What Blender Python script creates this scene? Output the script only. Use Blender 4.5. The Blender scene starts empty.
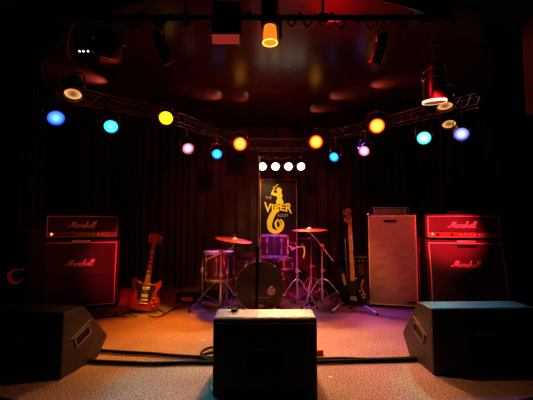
import bpy, bmesh, math, random
from mathutils import Vector, Matrix, Quaternion
random.seed(7)
PI = math.pi
SC = bpy.context.scene
COL = SC.collection
# ------------------------------------------------------------------ camera model
F_PX, TILT, CAMZ = 340.0, math.radians(3.9), 0.92
def ray(px, py):
    u = (px - 266.5) / F_PX; v = (200 - py) / F_PX
    return Vector((u, math.cos(TILT) - v * math.sin(TILT), math.sin(TILT) + v * math.cos(TILT)))
def P(px, py, D):
    r = ray(px, py); return Vector((0, 0, CAMZ)) + r * (D / r.y)
def FL(px, py, z=0.0):
    r = ray(px, py); return Vector((0, 0, CAMZ)) + r * ((z - CAMZ) / r.z)
# ------------------------------------------------------------------ materials
def mat(name, col, rough=.5, metal=0., var=.15, nscale=30., bump=0., emis=None, estr=0., spec=.5, bscale=None, sheen=0., coat=0.):
    m = bpy.data.materials.new(name); m.use_nodes = True
    nt = m.node_tree; b = nt.nodes['Principled BSDF']
    tc = nt.nodes.new('ShaderNodeTexCoord')
    n = nt.nodes.new('ShaderNodeTexNoise'); n.inputs['Scale'].default_value = nscale; n.inputs['Detail'].default_value = 4
    nt.links.new(tc.outputs['Object'], n.inputs['Vector'])
    cr = nt.nodes.new('ShaderNodeValToRGB')
    cr.color_ramp.elements[0].position = .3; cr.color_ramp.elements[1].position = .7
    lo = [max(0, c * (1 - var)) for c in col]; hi = [min(1, c * (1 + var)) for c in col]
    cr.color_ramp.elements[0].color = (*lo, 1); cr.color_ramp.elements[1].color = (*hi, 1)
    nt.links.new(n.outputs['Fac'], cr.inputs['Fac']); nt.links.new(cr.outputs['Color'], b.inputs['Base Color'])
    b.inputs['Roughness'].default_value = rough; b.inputs['Metallic'].default_value = metal
    b.inputs['Specular IOR Level'].default_value = spec
    if sheen: b.inputs['Sheen Weight'].default_value = sheen
    if coat: b.inputs['Coat Weight'].default_value = coat; b.inputs['Coat Roughness'].default_value = .08
    if bump:
        n2 = nt.nodes.new('ShaderNodeTexNoise'); n2.inputs['Scale'].default_value = bscale or nscale * 3; n2.inputs['Detail'].default_value = 3
        nt.links.new(tc.outputs['Object'], n2.inputs['Vector'])
        bp = nt.nodes.new('ShaderNodeBump'); bp.inputs['Strength'].default_value = bump; bp.inputs['Distance'].default_value = .01
        nt.links.new(n2.outputs['Fac'], bp.inputs['Height']); nt.links.new(bp.outputs['Normal'], b.inputs['Normal'])
    if emis:
        b.inputs['Emission Color'].default_value = (*emis, 1); b.inputs['Emission Strength'].default_value = estr
    return m
def lens_mat(name, core, rim, s_core, s_rim, r):
    """fresnel-glass lens: hotter towards the lamp at its centre"""
    m = bpy.data.materials.new(name); m.use_nodes = True; nt = m.node_tree; b = nt.nodes['Principled BSDF']
    b.inputs['Base Color'].default_value = (*[c * .4 for c in rim], 1); b.inputs['Roughness'].default_value = .2
    tc = nt.nodes.new('ShaderNodeTexCoord'); ln = nt.nodes.new('ShaderNodeVectorMath'); ln.operation = 'LENGTH'
    nt.links.new(tc.outputs['Object'], ln.inputs[0])
    mr = nt.nodes.new('ShaderNodeMapRange'); mr.inputs['From Min'].default_value = r * .15; mr.inputs['From Max'].default_value = r * 1.0
    nt.links.new(ln.outputs['Value'], mr.inputs['Value'])
    cr = nt.nodes.new('ShaderNodeValToRGB'); cr.color_ramp.elements[0].color = (*core, 1); cr.color_ramp.elements[1].color = (*rim, 1)
    nt.links.new(mr.outputs['Result'], cr.inputs['Fac']); nt.links.new(cr.outputs['Color'], b.inputs['Emission Color'])
    m2 = nt.nodes.new('ShaderNodeMapRange'); m2.inputs['To Min'].default_value = s_core; m2.inputs['To Max'].default_value = s_rim
    nt.links.new(mr.outputs['Result'], m2.inputs['Value']); nt.links.new(m2.outputs['Result'], b.inputs['Emission Strength'])
    return m
M = {}
M['black_metal'] = mat('black_metal', (.02, .02, .022), .35, .6, .3, 40)
M['truss_metal'] = mat('truss_metal', (.42, .34, .34), .22, .9, .3, 60, .2)
M['chrome'] = mat('chrome', (.95, .9, .9), .24, .78, .1, 50)
M['tower_metal'] = mat('tower_metal', (.05, .03, .03), .4, .5, .3, 50)
M['steel'] = mat('steel', (.45, .44, .43), .3, 1., .2, 50)
M['rubber'] = mat('rubber', (.015, .015, .015), .8)
M['tolex'] = mat('tolex', (.035, .03, .03), .5, 0, .3, 300, .5, bscale=500)
M['tolex_red'] = mat('tolex_dark', (.05, .04, .04), .45, 0, .3, 300, .5, bscale=500)
M['grille'] = mat('grille', (.075, .055, .055), .8, 0, .45, 420, .6, bscale=700)
M['bass_grille'] = mat('bass_grille', (.30, .25, .24), .6, 0, .3, 300, .5, bscale=600)
M['piping'] = mat('piping', (.75, .70, .62), .5)
M['gold_panel'] = mat('gold_panel', (.62, .42, .18), .35, .8, .1, 20)
M['white'] = mat('white_plastic', (.8, .78, .74), .4)
M['led_red'] = mat('led_red', (.5, .02, .01), .4, emis=(1, .12, .05), estr=6)
M['led_white'] = mat('led_white', (.8, .8, .8), .4, emis=(1, .9, .8), estr=1.6)
M['monitor_paint'] = mat('monitor_paint', (.045, .036, .032), .40, 0, .45, 25, .25, bscale=260)
M['monitor_grille'] = mat('monitor_grille', (.02, .02, .02), .5, .5, .3, 300)
M['cavity'] = mat('cavity', (.004, .004, .004), .9)
M['label_red'] = mat('label_red', (.65, .12, .06), .5)
M['drum_shell'] = mat('drum_shell', (.30, .15, .12), .26, .85, .3, 8, coat=.6)
M['drum_head'] = mat('drum_head', (.62, .58, .5), .4, 0, .1, 15)
M['kick_head'] = mat('kick_head', (.050, .034, .022), .3, 0, .3, 6, coat=.3)
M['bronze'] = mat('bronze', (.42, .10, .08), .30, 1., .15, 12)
M['cherry'] = mat('cherry', (.24, .02, .012), .22, 0, .35, 9, coat=.8)
M['guitar_black'] = mat('guitar_black', (.012, .011, .012), .15, 0, .2, 9, coat=.8)
M['pickguard'] = mat('pickguard', (.02, .018, .016), .25)
M['bass_highlight'] = mat('bass_highlight', (.42, .30, .14), .3)  # highlights on the black bass body, painted as pale pieces
M['rosewood'] = mat('rosewood', (.16, .07, .045), .4, 0, .3, 40)
M['maple'] = mat('maple', (.60, .34, .14), .3, 0, .2, 30)
M['pearl'] = mat('pearl', (.75, .7, .62), .3)
M['cable'] = mat('cable', (.004, .004, .004), .75, spec=.2)
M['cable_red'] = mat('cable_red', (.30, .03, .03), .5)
M['wood'] = mat('wood', (.22, .07, .04), .4, 0, .3, 12)
M['curtain'] = mat('curtain', (.085, .035, .028), .9, 0, .35, 5, .3, bscale=200, sheen=.15)
M['curtain_black'] = mat('curtain_black', (.008, .006, .006), .95, 0, .3, 5)
M['wall'] = mat('wall_black', (.012, .010, .010), .8, 0, .3, 5)
M['banner'] = mat('banner', (.010, .005, .004), .5, 0, .3, 4)
M['yellow_glow'] = mat('yellow_glow', (.85, .66, .04), .5, 0, .06, 4, emis=(1, .72, .04), estr=.22)  # emission added to make the yellow look lit; the print has no glow
M['banner_white'] = mat('banner_white', (.75, .68, .6), .5)
M['banner_edge'] = mat('banner_edge', (.5, .28, .14), .5)
M['cloth_pink'] = mat('cloth_pink', (.35, .05, .06), .8)
M['house_floor'] = mat('house_floor', (.01, .009, .009), .7)
M['red_gloss'] = mat('red_gloss', (.28, .04, .03), .35, .2)
# carpet: coarse speckled weave
def carpet():
    m = bpy.data.materials.new('stage_carpet'); m.use_nodes = True; nt = m.node_tree; b = nt.nodes['Principled BSDF']
    tc = nt.nodes.new('ShaderNodeTexCoord')
    n1 = nt.nodes.new('ShaderNodeTexNoise'); n1.inputs['Scale'].default_value = 95; n1.inputs['Detail'].default_value = 6; n1.inputs['Roughness'].default_value = .8
    n2 = nt.nodes.new('ShaderNodeTexNoise'); n2.inputs['Scale'].default_value = 3.5; n2.inputs['Detail'].default_value = 5
    for n in (n1, n2): nt.links.new(tc.outputs['Object'], n.inputs['Vector'])
    c1 = nt.nodes.new('ShaderNodeValToRGB'); e = c1.color_ramp.elements
    e[0].position = .38; e[0].position = .40; e[0].color = (.03, .020, .015, 1); e[1].position = .62; e[1].color = (.48, .35, .26, 1)
    c2 = nt.nodes.new('ShaderNodeValToRGB'); e = c2.color_ramp.elements
    e[0].position = .3; e[0].color = (.72, .70, .70, 1); e[1].position = .7; e[1].color = (1, 1, 1, 1)
    mx = nt.nodes.new('ShaderNodeMix'); mx.data_type = 'RGBA'; mx.blend_type = 'MULTIPLY'; mx.inputs[0].default_value = 1
    nt.links.new(n1.outputs['Fac'], c1.inputs[0]); nt.links.new(n2.outputs['Fac'], c2.inputs[0])
    nt.links.new(c1.outputs[0], mx.inputs[6]); nt.links.new(c2.outputs[0], mx.inputs[7]); nt.links.new(mx.outputs[2], b.inputs['Base Color'])
    b.inputs['Roughness'].default_value = .75
    bp = nt.nodes.new('ShaderNodeBump'); bp.inputs['Strength'].default_value = .6; bp.inputs['Distance'].default_value = .006
    nt.links.new(n1.outputs['Fac'], bp.inputs['Height']); nt.links.new(bp.outputs['Normal'], b.inputs['Normal'])
    return m
M['carpet'] = carpet()
def ceiling_mat():
    m = mat('ceiling_gloss', (.085, .016, .013), .26, 0, .5, 1.2, .35, bscale=2.2, spec=.4)
    return m
M['ceiling'] = ceiling_mat()
M['fascia'] = mat('fascia', (.22, .03, .025), .4)
M['trim_metal'] = mat('trim_metal', (.6, .55, .5), .25, 1.)
# ------------------------------------------------------------------ mesh helpers
def nb(): return bmesh.new()
def box(bm, c, s, R=None):
    r = bmesh.ops.create_cube(bm, size=1)
    mtx = Matrix.Translation(Vector(c)) @ (R.to_4x4() if R else Matrix.Identity(4)) @ Matrix.Diagonal((s[0], s[1], s[2], 1))
    bmesh.ops.transform(bm, matrix=mtx, verts=r['verts']); return r['verts']
def tube(bm, pts, r, seg=8, closed=False):
    pts = [Vector(p) for p in pts]; n = len(pts)
    rs = r if isinstance(r, (list, tuple)) else [r] * n
    rings = []; up = None
    for i, p in enumerate(pts):
        if closed: t = (pts[(i + 1) % n] - pts[i - 1])
        else: t = pts[min(i + 1, n - 1)] - pts[max(i - 1, 0)]
        t.normalize()
        if up is None: up = Vector((0, 0, 1)) if abs(t.z) < .9 else Vector((1, 0, 0))
        s = t.cross(up).normalized(); up = s.cross(t).normalized()
        rings.append([bm.verts.new(p + (s * math.cos(a) + up * math.sin(a)) * rs[i]) for a in [2 * PI * k / seg for k in range(seg)]])
    for i in range(n if closed else n - 1):
        A, B = rings[i], rings[(i + 1) % n]
        for k in range(seg): bm.faces.new((A[k], A[(k + 1) % seg], B[(k + 1) % seg], B[k]))
    if not closed:
        bm.faces.new(rings[0][::-1]); bm.faces.new(rings[-1])
def axis(o, d, up='Y'):
    return Matrix.Translation(Vector(o)) @ Vector(d).normalized().to_track_quat('Z', up).to_matrix().to_4x4()
def lathe(bm, prof, mtx=None, seg=32):
    mtx = mtx or Matrix.Identity(4); rings = []
    for (r, h) in prof:
        if r < 1e-5: rings.append([bm.verts.new(mtx @ Vector((0, 0, h)))])
        else: rings.append([bm.verts.new(mtx @ Vector((r * math.cos(2 * PI * k / seg), r * math.sin(2 * PI * k / seg), h))) for k in range(seg)])
    for A, B in zip(rings, rings[1:]):
        for k in range(seg):
            k2 = (k + 1) % seg
            if len(A) == 1 and len(B) == 1: continue
            if len(A) == 1: bm.faces.new((A[0], B[k2], B[k]))
            elif len(B) == 1: bm.faces.new((A[k], A[k2], B[0]))
            else: bm.faces.new((A[k], A[k2], B[k2], B[k]))
def prism(bm, poly, y0, y1, mtx=None):
    mtx = mtx or Matrix.Identity(4)
    a = [bm.verts.new(mtx @ Vector((x, y0, z))) for x, z in poly]; b = [bm.verts.new(mtx @ Vector((x, y1, z))) for x, z in poly]
    n = len(poly)
    bm.faces.new(a); bm.faces.new(b[::-1])
    for i in range(n): bm.faces.new((a[i], b[i], b[(i + 1) % n], a[(i + 1) % n]))
def ring(bm, R, r, mtx=None, seg=40, ts=8, sx=1):
    mtx = mtx or Matrix.Identity(4)
    tube(bm, [mtx @ Vector((R * sx * math.cos(2 * PI * k / seg), R * math.sin(2 * PI * k / seg), 0)) for k in range(seg)], r, ts, True)
def smooth_path(pts, n=6, closed=False):
    pts = [Vector(p) for p in pts]; out = []; L = len(pts)
    rng = range(L) if closed else range(L - 1)
    for i in rng:
        p0 = pts[(i - 1) % L] if closed or i > 0 else pts[0]; p1 = pts[i]; p2 = pts[(i + 1) % L]
        p3 = pts[(i + 2) % L] if closed or i + 2 < L else pts[-1]
        for k in range(n):
            t = k / n
            out.append(.5 * ((2 * p1) + (p2 - p0) * t + (2 * p0 - 5 * p1 + 4 * p2 - p3) * t * t + (3 * p1 - p0 - 3 * p2 + p3) * t ** 3))
    if not closed: out.append(pts[-1])
    return out
def sm2(poly, n=5): return [(p.x, p.y) for p in smooth_path([(x, y, 0) for x, y in poly], n, True)]
def mk(name, bm, m, parent=None, smooth=True, bevel=0, loc=None):
    bmesh.ops.recalc_face_normals(bm, faces=bm.faces)
    me = bpy.data.meshes.new(name); bm.to_mesh(me); bm.free()
    me.materials.append(M[m] if isinstance(m, str) else m)
    if smooth:
        me.polygons.foreach_set('use_smooth', [True] * len(me.polygons))
        try: me.set_sharp_from_angle(angle=math.radians(35))
        except Exception: pass
    o = bpy.data.objects.new(name, me); COL.objects.link(o)
    if parent: o.parent = parent
    if loc is not None: o.location = loc
    if bevel:
        b = o.modifiers.new('bevel', 'BEVEL'); b.width = bevel; b.segments = 2; b.limit_method = 'ANGLE'; b.angle_limit = math.radians(35)
    return o
def tag(o, label, cat, group=None, kind=None):
    o['label'] = label; o['category'] = cat
    if group: o['group'] = group
    if kind: o['kind'] = kind
    return o
def thing(name, label, cat, loc=(0, 0, 0), rz=0, group=None):
    o = bpy.data.objects.new(name, None); COL.objects.link(o); o.location = loc; o.rotation_euler = (0, 0, rz)
    o.empty_display_size = .05
    return tag(o, label, cat, group)
def struct(name, bm, m, smooth=False, parent=None):
    o = mk(name, bm, m, parent, smooth)
    if not parent: o['kind'] = 'structure'
    return o
def lamp(name, kind, loc, aim, energy, col, size=40, blend=.5, rad=.04, parent=None, spread=None):
    L = bpy.data.lights.new(name, kind); L.energy = energy; L.color = col
    L.shadow_soft_size = rad
    if kind == 'SPOT': L.spot_size = math.radians(size); L.spot_blend = blend
    o = bpy.data.objects.new(name, L); COL.objects.link(o); o.location = loc
    if aim is not None:
        d = Vector(aim) - Vector(loc); o.rotation_euler = d.to_track_quat('-Z', 'Y').to_euler()
    return o
# ------------------------------------------------------------------ room shell
CX, CYC, CR = 0., 4.58, 2.58           # round dropped ceiling over the stage
STC, STR = 6.05, 4.42                # stage front: arc bowing towards the house
def stage_y(x): return STC - math.sqrt(max(STR * STR - x * x, 0))
bm = nb()
xs = [-3.3 + 6.6 * i / 48 for i in range(49)]
poly = [(x, stage_y(x)) for x in xs]
top = [bm.verts.new((x, y, 0)) for x, y in poly] + [bm.verts.new((3.3, 5.3, 0)), bm.verts.new((-3.3, 5.3, 0))]
bm.faces.new(top)
struct('floor', bm, 'carpet')
bm = nb()
for z0, z1 in ((-.75, -.004),):
    a = [bm.verts.new((x, y, z0)) for x, y in poly]; b = [bm.verts.new((x, y, z1)) for x, y in poly]
    for i in range(len(poly) - 1): bm.faces.new((a[i], a[i + 1], b[i + 1], b[i]))
struct('trim_1', bm, 'wall')
bm = nb(); tube(bm, [(x, y + .004, -.006) for x, y in poly], .011, 8); struct('trim_2', bm, 'rubber', True)
bm = nb(); box(bm, (0, .6, -.78), (6.8, 9.6, .06)); struct('floor_house', bm, 'house_floor')
bm = nb(); box(bm, (0, 5.38, .9), (6.8, .1, 3.4)); struct('wall_back', bm, 'wall')
bm = nb(); box(bm, (-3.35, .6, .9), (.1, 9.6, 3.4)); struct('wall_left', bm, 'wall')
bm = nb(); box(bm, (3.35, .6, .9), (.1, 9.6, 3.4)); struct('wall_right', bm, 'wall')
bm = nb(); box(bm, (0, .6, 2.62), (6.8, 9.6, .06)); struct('ceiling', bm, 'wall')
bm = nb(); lathe(bm, [(0, 2.36), (CR, 2.36)], Matrix.Translation((CX, CYC, 0)), 96); o = struct('ceiling_stage', bm, 'ceiling')
bm = nb(); lathe(bm, [(CR, 2.362), (CR, 2.588)], Matrix.Translation((CX, CYC, 0)), 96); struct('trim_3', bm, 'fascia', True)
bm = nb(); ring(bm, CR + .006, .010, Matrix.Translation((CX, CYC, 2.36)), 120, 6); struct('trim_4', bm, 'trim_metal', True)
# curtains
def curtain(name, p0, p1, z0, z1, amp, lam, m, label, seed):
    rnd = random.Random(seed); bm = nb(); p0 = Vector(p0); p1 = Vector(p1); L = (p1 - p0).length; d = (p1 - p0) / L; nrm = Vector((d.y, -d.x))
    n = int(L / .012); ph = 0; prof = []
    for i in range(n + 1):
        ph += 2 * PI * (L / n) / (lam * (1 + .45 * math.sin(i * .021 + seed) + .25 * math.sin(i * .083)))
        prof.append((i / n * L, math.sin(ph) + .3 * math.sin(2.1 * ph + 1)))
    zs = [z0 + (z1 - z0) * k / 10 for k in range(11)]; rows = []
    for k, z in enumerate(zs):
        rows.append([bm.verts.new((*(p0 + d * s + nrm * (a * amp * (1.1 - .5 * k / 10) + .012 * math.sin(k * .9 + s * 3))), z)) for s, a in prof])
    for A, B in zip(rows, rows[1:]):
        for i in range(n): bm.faces.new((A[i], A[i + 1], B[i + 1], B[i]))
    o = mk(name, bm, m); tag(o, label, 'curtain'); return o
curtain('stage_curtain', (-2.75, 4.98), (2.75, 4.98), .012, 2.35, .055, .17, 'curtain', 'dark red brown pleated curtain across the back of the stage', 3)
curtain('stage_curtain', (-2.98, 2.75), (-2.85, 4.95), .02, 2.34, .045, .18, 'curtain_black', 'black drape closing off the left wing of the stage', 5)
curtain('stage_curtain', (2.85, 4.95), (2.98, 2.75), .02, 2.34, .045, .18, 'curtain_black', 'black drape closing off the right wing of the stage', 8)
# ------------------------------------------------------------------ truss
def truss(name, pts, s, label, cat='truss', n_lac=9, group=None, m='truss_metal'):
    pts = [Vector(p) for p in pts]; t = thing(name, label, cat, pts[0], group=group); o0 = pts[0]
    path = smooth_path([p - o0 for p in pts], 4) if len(pts) > 2 else [pts[0] - o0, pts[1] - o0]
    fr = []
    for i, p in enumerate(path):
        tg = (path[min(i + 1, len(path) - 1)] - path[max(i - 1, 0)]).normalized()
        up = Vector((0, 0, 1)) if abs(tg.z) < .8 else Vector((0, 1, 0))
        sd = tg.cross(up).normalized(); up = sd.cross(tg); fr.append((p, sd, up))
    off = [(-1, -1), (1, -1), (1, 1), (-1, 1)]; ch = []
    for a, b in off:
        line = [p + sd * a * s / 2 + up * b * s / 2 for p, sd, up in fr]; ch.append(line)
        bm = nb(); tube(bm, line, .010, 8); mk('chord', bm, m, t)
    # resample for lacing
    def at(line, f):
        x = f * (len(line) - 1); i = min(int(x), len(line) - 2); return line[i].lerp(line[i + 1], x - i)
    bm = nb()
    for q in range(4):
        A, B = ch[q], ch[(q + 1) % 4]
        for k in range(n_lac):
            f0, f1, f2 = k / n_lac, (k + .5) / n_lac, (k + 1) / n_lac
            tube(bm, [at(A, f0), at(B, f1)], .0055, 6); tube(bm, [at(B, f1), at(A, f2)], .0055, 6)
    mk('lacing', bm, m, t)
    return t
Z = 2.03
def TP(px, py, z=Z): return FL(px, py, z)
LT = [TP(52, 88), TP(100, 101), TP(155, 112), TP(205, 129), TP(243, 141)]
RT = [TP(316, 140), TP(345, 133), TP(385, 123), TP(425, 113), TP(478, 100)]
truss('lighting_truss', LT, .10, 'black lattice lighting truss curving along the left side below the ceiling', n_lac=18)
truss('lighting_truss', RT, .10, 'black lattice lighting truss curving along the right side below the ceiling', n_lac=18)
truss('lighting_truss', [P(248, 144.5, 4.45), P(318, 144.5, 4.45)], .12, 'short straight truss at the back above the four white lamps', n_lac=7)
truss('upright_truss', [Vector((P(30, 200, 3.45).x, 3.46, 0.)), Vector((P(30, 200, 3.45).x, 3.46, 2.3))], .13, 'upright black lattice tower at the far left of the stage', n_lac=12, m='tower_metal')
truss('upright_truss', [Vector((P(490, 200, 4.12).x, 4.12, 0.)), Vector((P(490, 200, 4.12).x, 4.12, 2.3))], .13, 'upright black lattice tower at the far right behind the amplifier stack', n_lac=12, m='tower_metal')
# near pipe
NY = 2.02
pipe_z = P(266, 18, NY).z
t = thing('lighting_pipe', 'straight black pipe crossing overhead nearest the audience', 'pipe', (0, NY, pipe_z))
bm = nb(); tube(bm, [(-1.3, 0, 0), (1.05, 0, 0)], .019, 12); mk('pipe', bm, 'black_metal', t)
for x in (-1.25, -.5, .35, 1.0):
    bm = nb(); tube(bm, [(x, 0, .02), (x, 0, 2.57 - pipe_z)], .008, 8); mk('hanger_rod', bm, 'black_metal', t)
    bm = nb(); lathe(bm, [(.0, -.03), (.03, -.03), (.03, .03), (0, .03)], axis((x, 0, 0), (1, 0, 0)), 16); mk('pipe_clamp', bm, 'black_metal', t)
def cable(name, pts, r, m, label, cat='cable', n=8, group=None):
    pts = [Vector(p) for p in pts]; o = pts[0]
    bm = nb(); tube(bm, smooth_path([p - o for p in pts], n), r, 8)
    ob = mk(name, bm, m, None, loc=o); return tag(ob, label, cat, group)
def wrap(x0, x1, turns, rr, seed):
    rnd = random.Random(seed); out = []; n = turns * 8
    for i in range(n + 1):
        f = i / n; a = f * turns * 2 * PI; s = -.05 * abs(math.sin(f * PI * 5)) * rnd.uniform(.5, 1.2)
        out.append((x0 + (x1 - x0) * f, NY + math.sin(a) * rr, pipe_z + math.cos(a) * rr + s * .6))
    return out
cable('power_cable', wrap(.02, .9, 9, .034, 2), .006, 'cable', 'black cable coiled round the right half of the overhead pipe', n=3)
cable('power_cable', wrap(-1.2, -.1, 7, .033, 4), .006, 'cable', 'black cable wound round the left half of the overhead pipe', n=3)
# cables sagging along the trusses
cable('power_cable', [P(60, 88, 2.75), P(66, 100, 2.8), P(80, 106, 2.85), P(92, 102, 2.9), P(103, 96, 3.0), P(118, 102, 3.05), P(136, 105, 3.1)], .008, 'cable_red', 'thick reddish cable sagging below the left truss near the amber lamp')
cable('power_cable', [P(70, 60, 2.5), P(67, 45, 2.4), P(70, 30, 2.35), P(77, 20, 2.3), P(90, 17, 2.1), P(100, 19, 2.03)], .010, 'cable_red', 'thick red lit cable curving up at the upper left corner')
cable('power_cable', [P(400, 20, 2.02), P(412, 40, 2.2), P(420, 60, 2.5), P(430, 85, 2.9), P(438, 108, 3.2)], .007, 'cable', 'black cable running down from the pipe to the right truss')
cable('power_cable', [P(125, 22, 2.02), P(133, 30, 2.1), P(139, 18, 2.05), P(146, 8, 2.02)], .006, 'cable', 'looped black cable at the left end of the pipe')
for px, y0, y1, D, s in ((441, 112, 212, 4.0, 'left'), (461, 118, 206, 4.1, 'right')):
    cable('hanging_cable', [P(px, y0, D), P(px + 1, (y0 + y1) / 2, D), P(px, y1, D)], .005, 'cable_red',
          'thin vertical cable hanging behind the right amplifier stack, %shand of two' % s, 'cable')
# chain on pipe
bm = nb()
for i in range(12):
    p = Vector((P(253, 18, NY).x, 0, .03 + i * .026)); q = axis(p, (1, 0, 0) if i % 2 else (0, 1, 0)); ring(bm, .012, .003, q @ Matrix.Diagonal((1.3, .8, 1, 1)), 12, 5)
tag(mk('safety_chain', bm, 'steel', None, loc=(0, NY, pipe_z)), 'steel chain hanging over the pipe left of the amber downlight', 'chain')
# ------------------------------------------------------------------ PAR cans
GELS = {
 'blue': ((.10, .30, 1), (.02, .07, 1), 2.6, 1.5), 'cyan': ((.12, .95, 1), (.02, .55, .75), 2.2, 1.3), 'teal': ((.45, 1, .9), (.02, .55, .5), 2.2, 1.3),
 'sky': ((.05, .50, 1), (.01, .22, 1), 2.4, 1.4), 'yellow': ((1, .85, .02), (1, .55, .0), 3.0, 1.8), 'amber_red': ((1, .78, .06), (1, .02, .0), 3.6, 1.2),
 'orange': ((1, .80, .06), (1, .04, .0), 3.8, 1.4), 'pink': ((1, .55, .75), (.85, .08, .25), 2.4, 1.1), 'white': ((1, .92, .78), (1, .70, .42), 14, 6),
 'rose': ((1, .35, .35), (.9, .02, .08), 2.0, .8), 'dim': ((.30, .12, .04), (1, .50, .18), .5, .9), 'violet': ((.35, .45, 1), (.08, .08, 1), 2.4, 1.6)}
def par(lens, aim, r, L, gel, label, tz=None, name='stage_lamp', body='black_metal', rim='black_metal', yoke=True, group=None, light=None):
    lens = Vector(lens); d = (Vector(aim) - lens).normalized(); piv = lens - d * L * .55
    t = thing(name, label, 'stage light', piv, group=group)
    o = -d * 0 + (lens - piv)           # lens centre, local
    A = axis(o, -d)                     # z runs backwards from the lens
    bm = nb(); lathe(bm, [(r * 1.10, -.012), (r * 1.10, L * .62), (r * .98, L * .70), (r * .98, L * .86), (r * .55, L * .98), (r * .5, L * 1.06), (0, L * 1.07)], A, 32)
    lathe(bm, [(r * 1.04, -.012), (r * 1.04, .03)], A, 32)
    mk('can', bm, body, t)
    bm = nb()
    lathe(bm, [(r * 1.02, -.014), (r * 1.17, -.014), (r * 1.17, .004), (r * 1.1, .006)], A, 32)
    mk('gel_frame', bm, rim, t)
    g = GELS[gel]; key = 'lens_%s_%d' % (gel, round(r * 1000))
    if key not in M: M[key] = lens_mat(key, *g, r)
    bm = nb(); lathe(bm, [(r * 1.02, .012), (r * .7, .004), (r * .35, 0.), (0, -.002)], axis((0, 0, 0), -d), 32)
    mk('lens', bm, key, t, loc=o)
    if yoke:
        side = d.cross(Vector((0, 0, 1)))
        side = side.normalized() if side.length > .15 else Vector((1, 0, 0))
        w = r * 1.22; h = max(r * 1.7, .10)
        bm = nb(); tube(bm, [side * w, side * w + Vector((0, 0, h * .75)), side * w * .8 + Vector((0, 0, h)), -side * w * .8 + Vector((0, 0, h)), -side * w + Vector((0, 0, h * .75)), -side * w], .006, 6)
        mk('yoke', bm, 'truss_metal', t)
        for s in (-1, 1):
            bm = nb(); lathe(bm, [(0, -.01), (.014, -.01), (.014, .012), (0, .012)], axis(side * w * s, side), 12); mk('yoke_knob', bm, 'steel', t)
        top = (tz - piv.z) if tz else h + .05
        if top < h + .01: top = h + .01
        bm = nb(); tube(bm, [(0, 0, h), (0, 0, top)], .007, 8); lathe(bm, [(0, -.02), (.022, -.02), (.022, .02), (0, .02)], axis((0, 0, top), side), 12)
        mk('clamp', bm, 'truss_metal', t)
    if light:
        e, col, size = light[:3]; aim2 = light[3] if len(light) > 3 else aim
        lamp('lamp_' + gel, 'SPOT', lens + d * .03, aim2, e, col, size, .7, r * .7)
    return t
WARM = (1, .70, .40)
def L_(px, py, D): return P(px, py, D)
zt = 2.03
par(P(56, 118, 2.75), (-.5, 1.4, .5), .063, .22, 'blue', 'blue lit stage lamp, farthest left on the left truss', zt, light=(30, (.05, .2, 1), 50))
par(P(111, 126.5, 3.1), (-.5, 1.2, .6), .060, .22, 'cyan', 'cyan lit stage lamp on the left truss, second from the left', zt, light=(110, (.02, .7, .9), 30, (-.35, 1.85, .0)))
par(P(166, 118, 3.15), (-.35, 1.0, .7), .062, .2, 'yellow', 'yellow lit stage lamp on the left truss', zt, light=(25, (1, .6, .05), 40, (-.8, 2.6, 0)))
par(P(188, 148.5, 3.75), (.0, 1.6, .5), .058, .2, 'pink', 'pink lit stage lamp below the left truss, beside a blue one', 1.98, rim='chrome', light=(20, (1, .2, .35), 45, (.4, 2.9, 0)))
par(P(217, 154, 4.05), (-.1, 1.0, .4), .058, .2, 'sky', 'blue lit stage lamp below the left truss nearest the back', 1.98, light=(20, (.1, .3, 1), 50))
par(P(240, 144, 4.2), (-.1, 1.0, .8), .082, .2, 'amber_red', 'orange lamp with a red glowing rim at the right end of the left truss', 2.05, rim='red_gloss', light=(60, (1, .28, .03), 50, (-.6, 3.0, 0)))
par(P(316, 142, 4.2), (.1, 1.0, .8), .082, .2, 'amber_red', 'orange lamp with a red glowing rim at the left end of the right truss', 2.05, rim='red_gloss', light=(60, (1, .12, .04), 50, (.9, 3.0, 0)))
par(P(334, 157, 4.05), (-.5, 1.3, .4), .055, .2, 'sky', 'small blue lamp below the right truss nearest the back', 1.98, light=(20, (.1, .2, 1), 55, (1.2, 2.9, 0)))
par(P(364, 151, 3.75), (.0, 1.6, .5), .058, .2, 'pink', 'pink lit stage lamp below the right truss', 1.98, light=(20, (1, .2, .35), 50, (.5, 3, 0)))
par(P(377, 126, 3.6), (.3, 1.0, .7), .078, .2, 'orange', 'orange yellow stage lamp on the right truss', zt, rim='red_gloss', light=(30, (1, .4, .05), 40, (.6, 2.2, 0)))
par(P(424, 138, 3.2), (.5, 1.2, .6), .062, .2, 'teal', 'turquoise lit stage lamp below the right truss', zt, light=(90, (.05, .9, .8), 30, (1.25, 2.15, .3)))
par(P(461.5, 134, 3.05), (.6, 1.2, .5), .058, .2, 'violet', 'blue violet stage lamp with a bright ring, farthest right on the right truss', zt, rim='chrome', light=(35, (.12, .15, 1), 40, (1.2, 2.4, .3)))
par(P(445, 106, 2.9), (1.3, 2.2, .2), .060, .2, 'dim', 'dim amber stage lamp just under the tall metal can', 2.2, rim='chrome')
par(P(73, 94, 2.6), (-1.1, 1.8, .4), .060, .2, 'dim', 'dim amber stage lamp above the blue one at the left', 2.2, rim='chrome')
par(P(449, 124, 3.2), (1.3, 2.2, .2), .058, .2, 'dim', 'unlit stage lamp between the turquoise and the blue violet lamps', zt)
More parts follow.
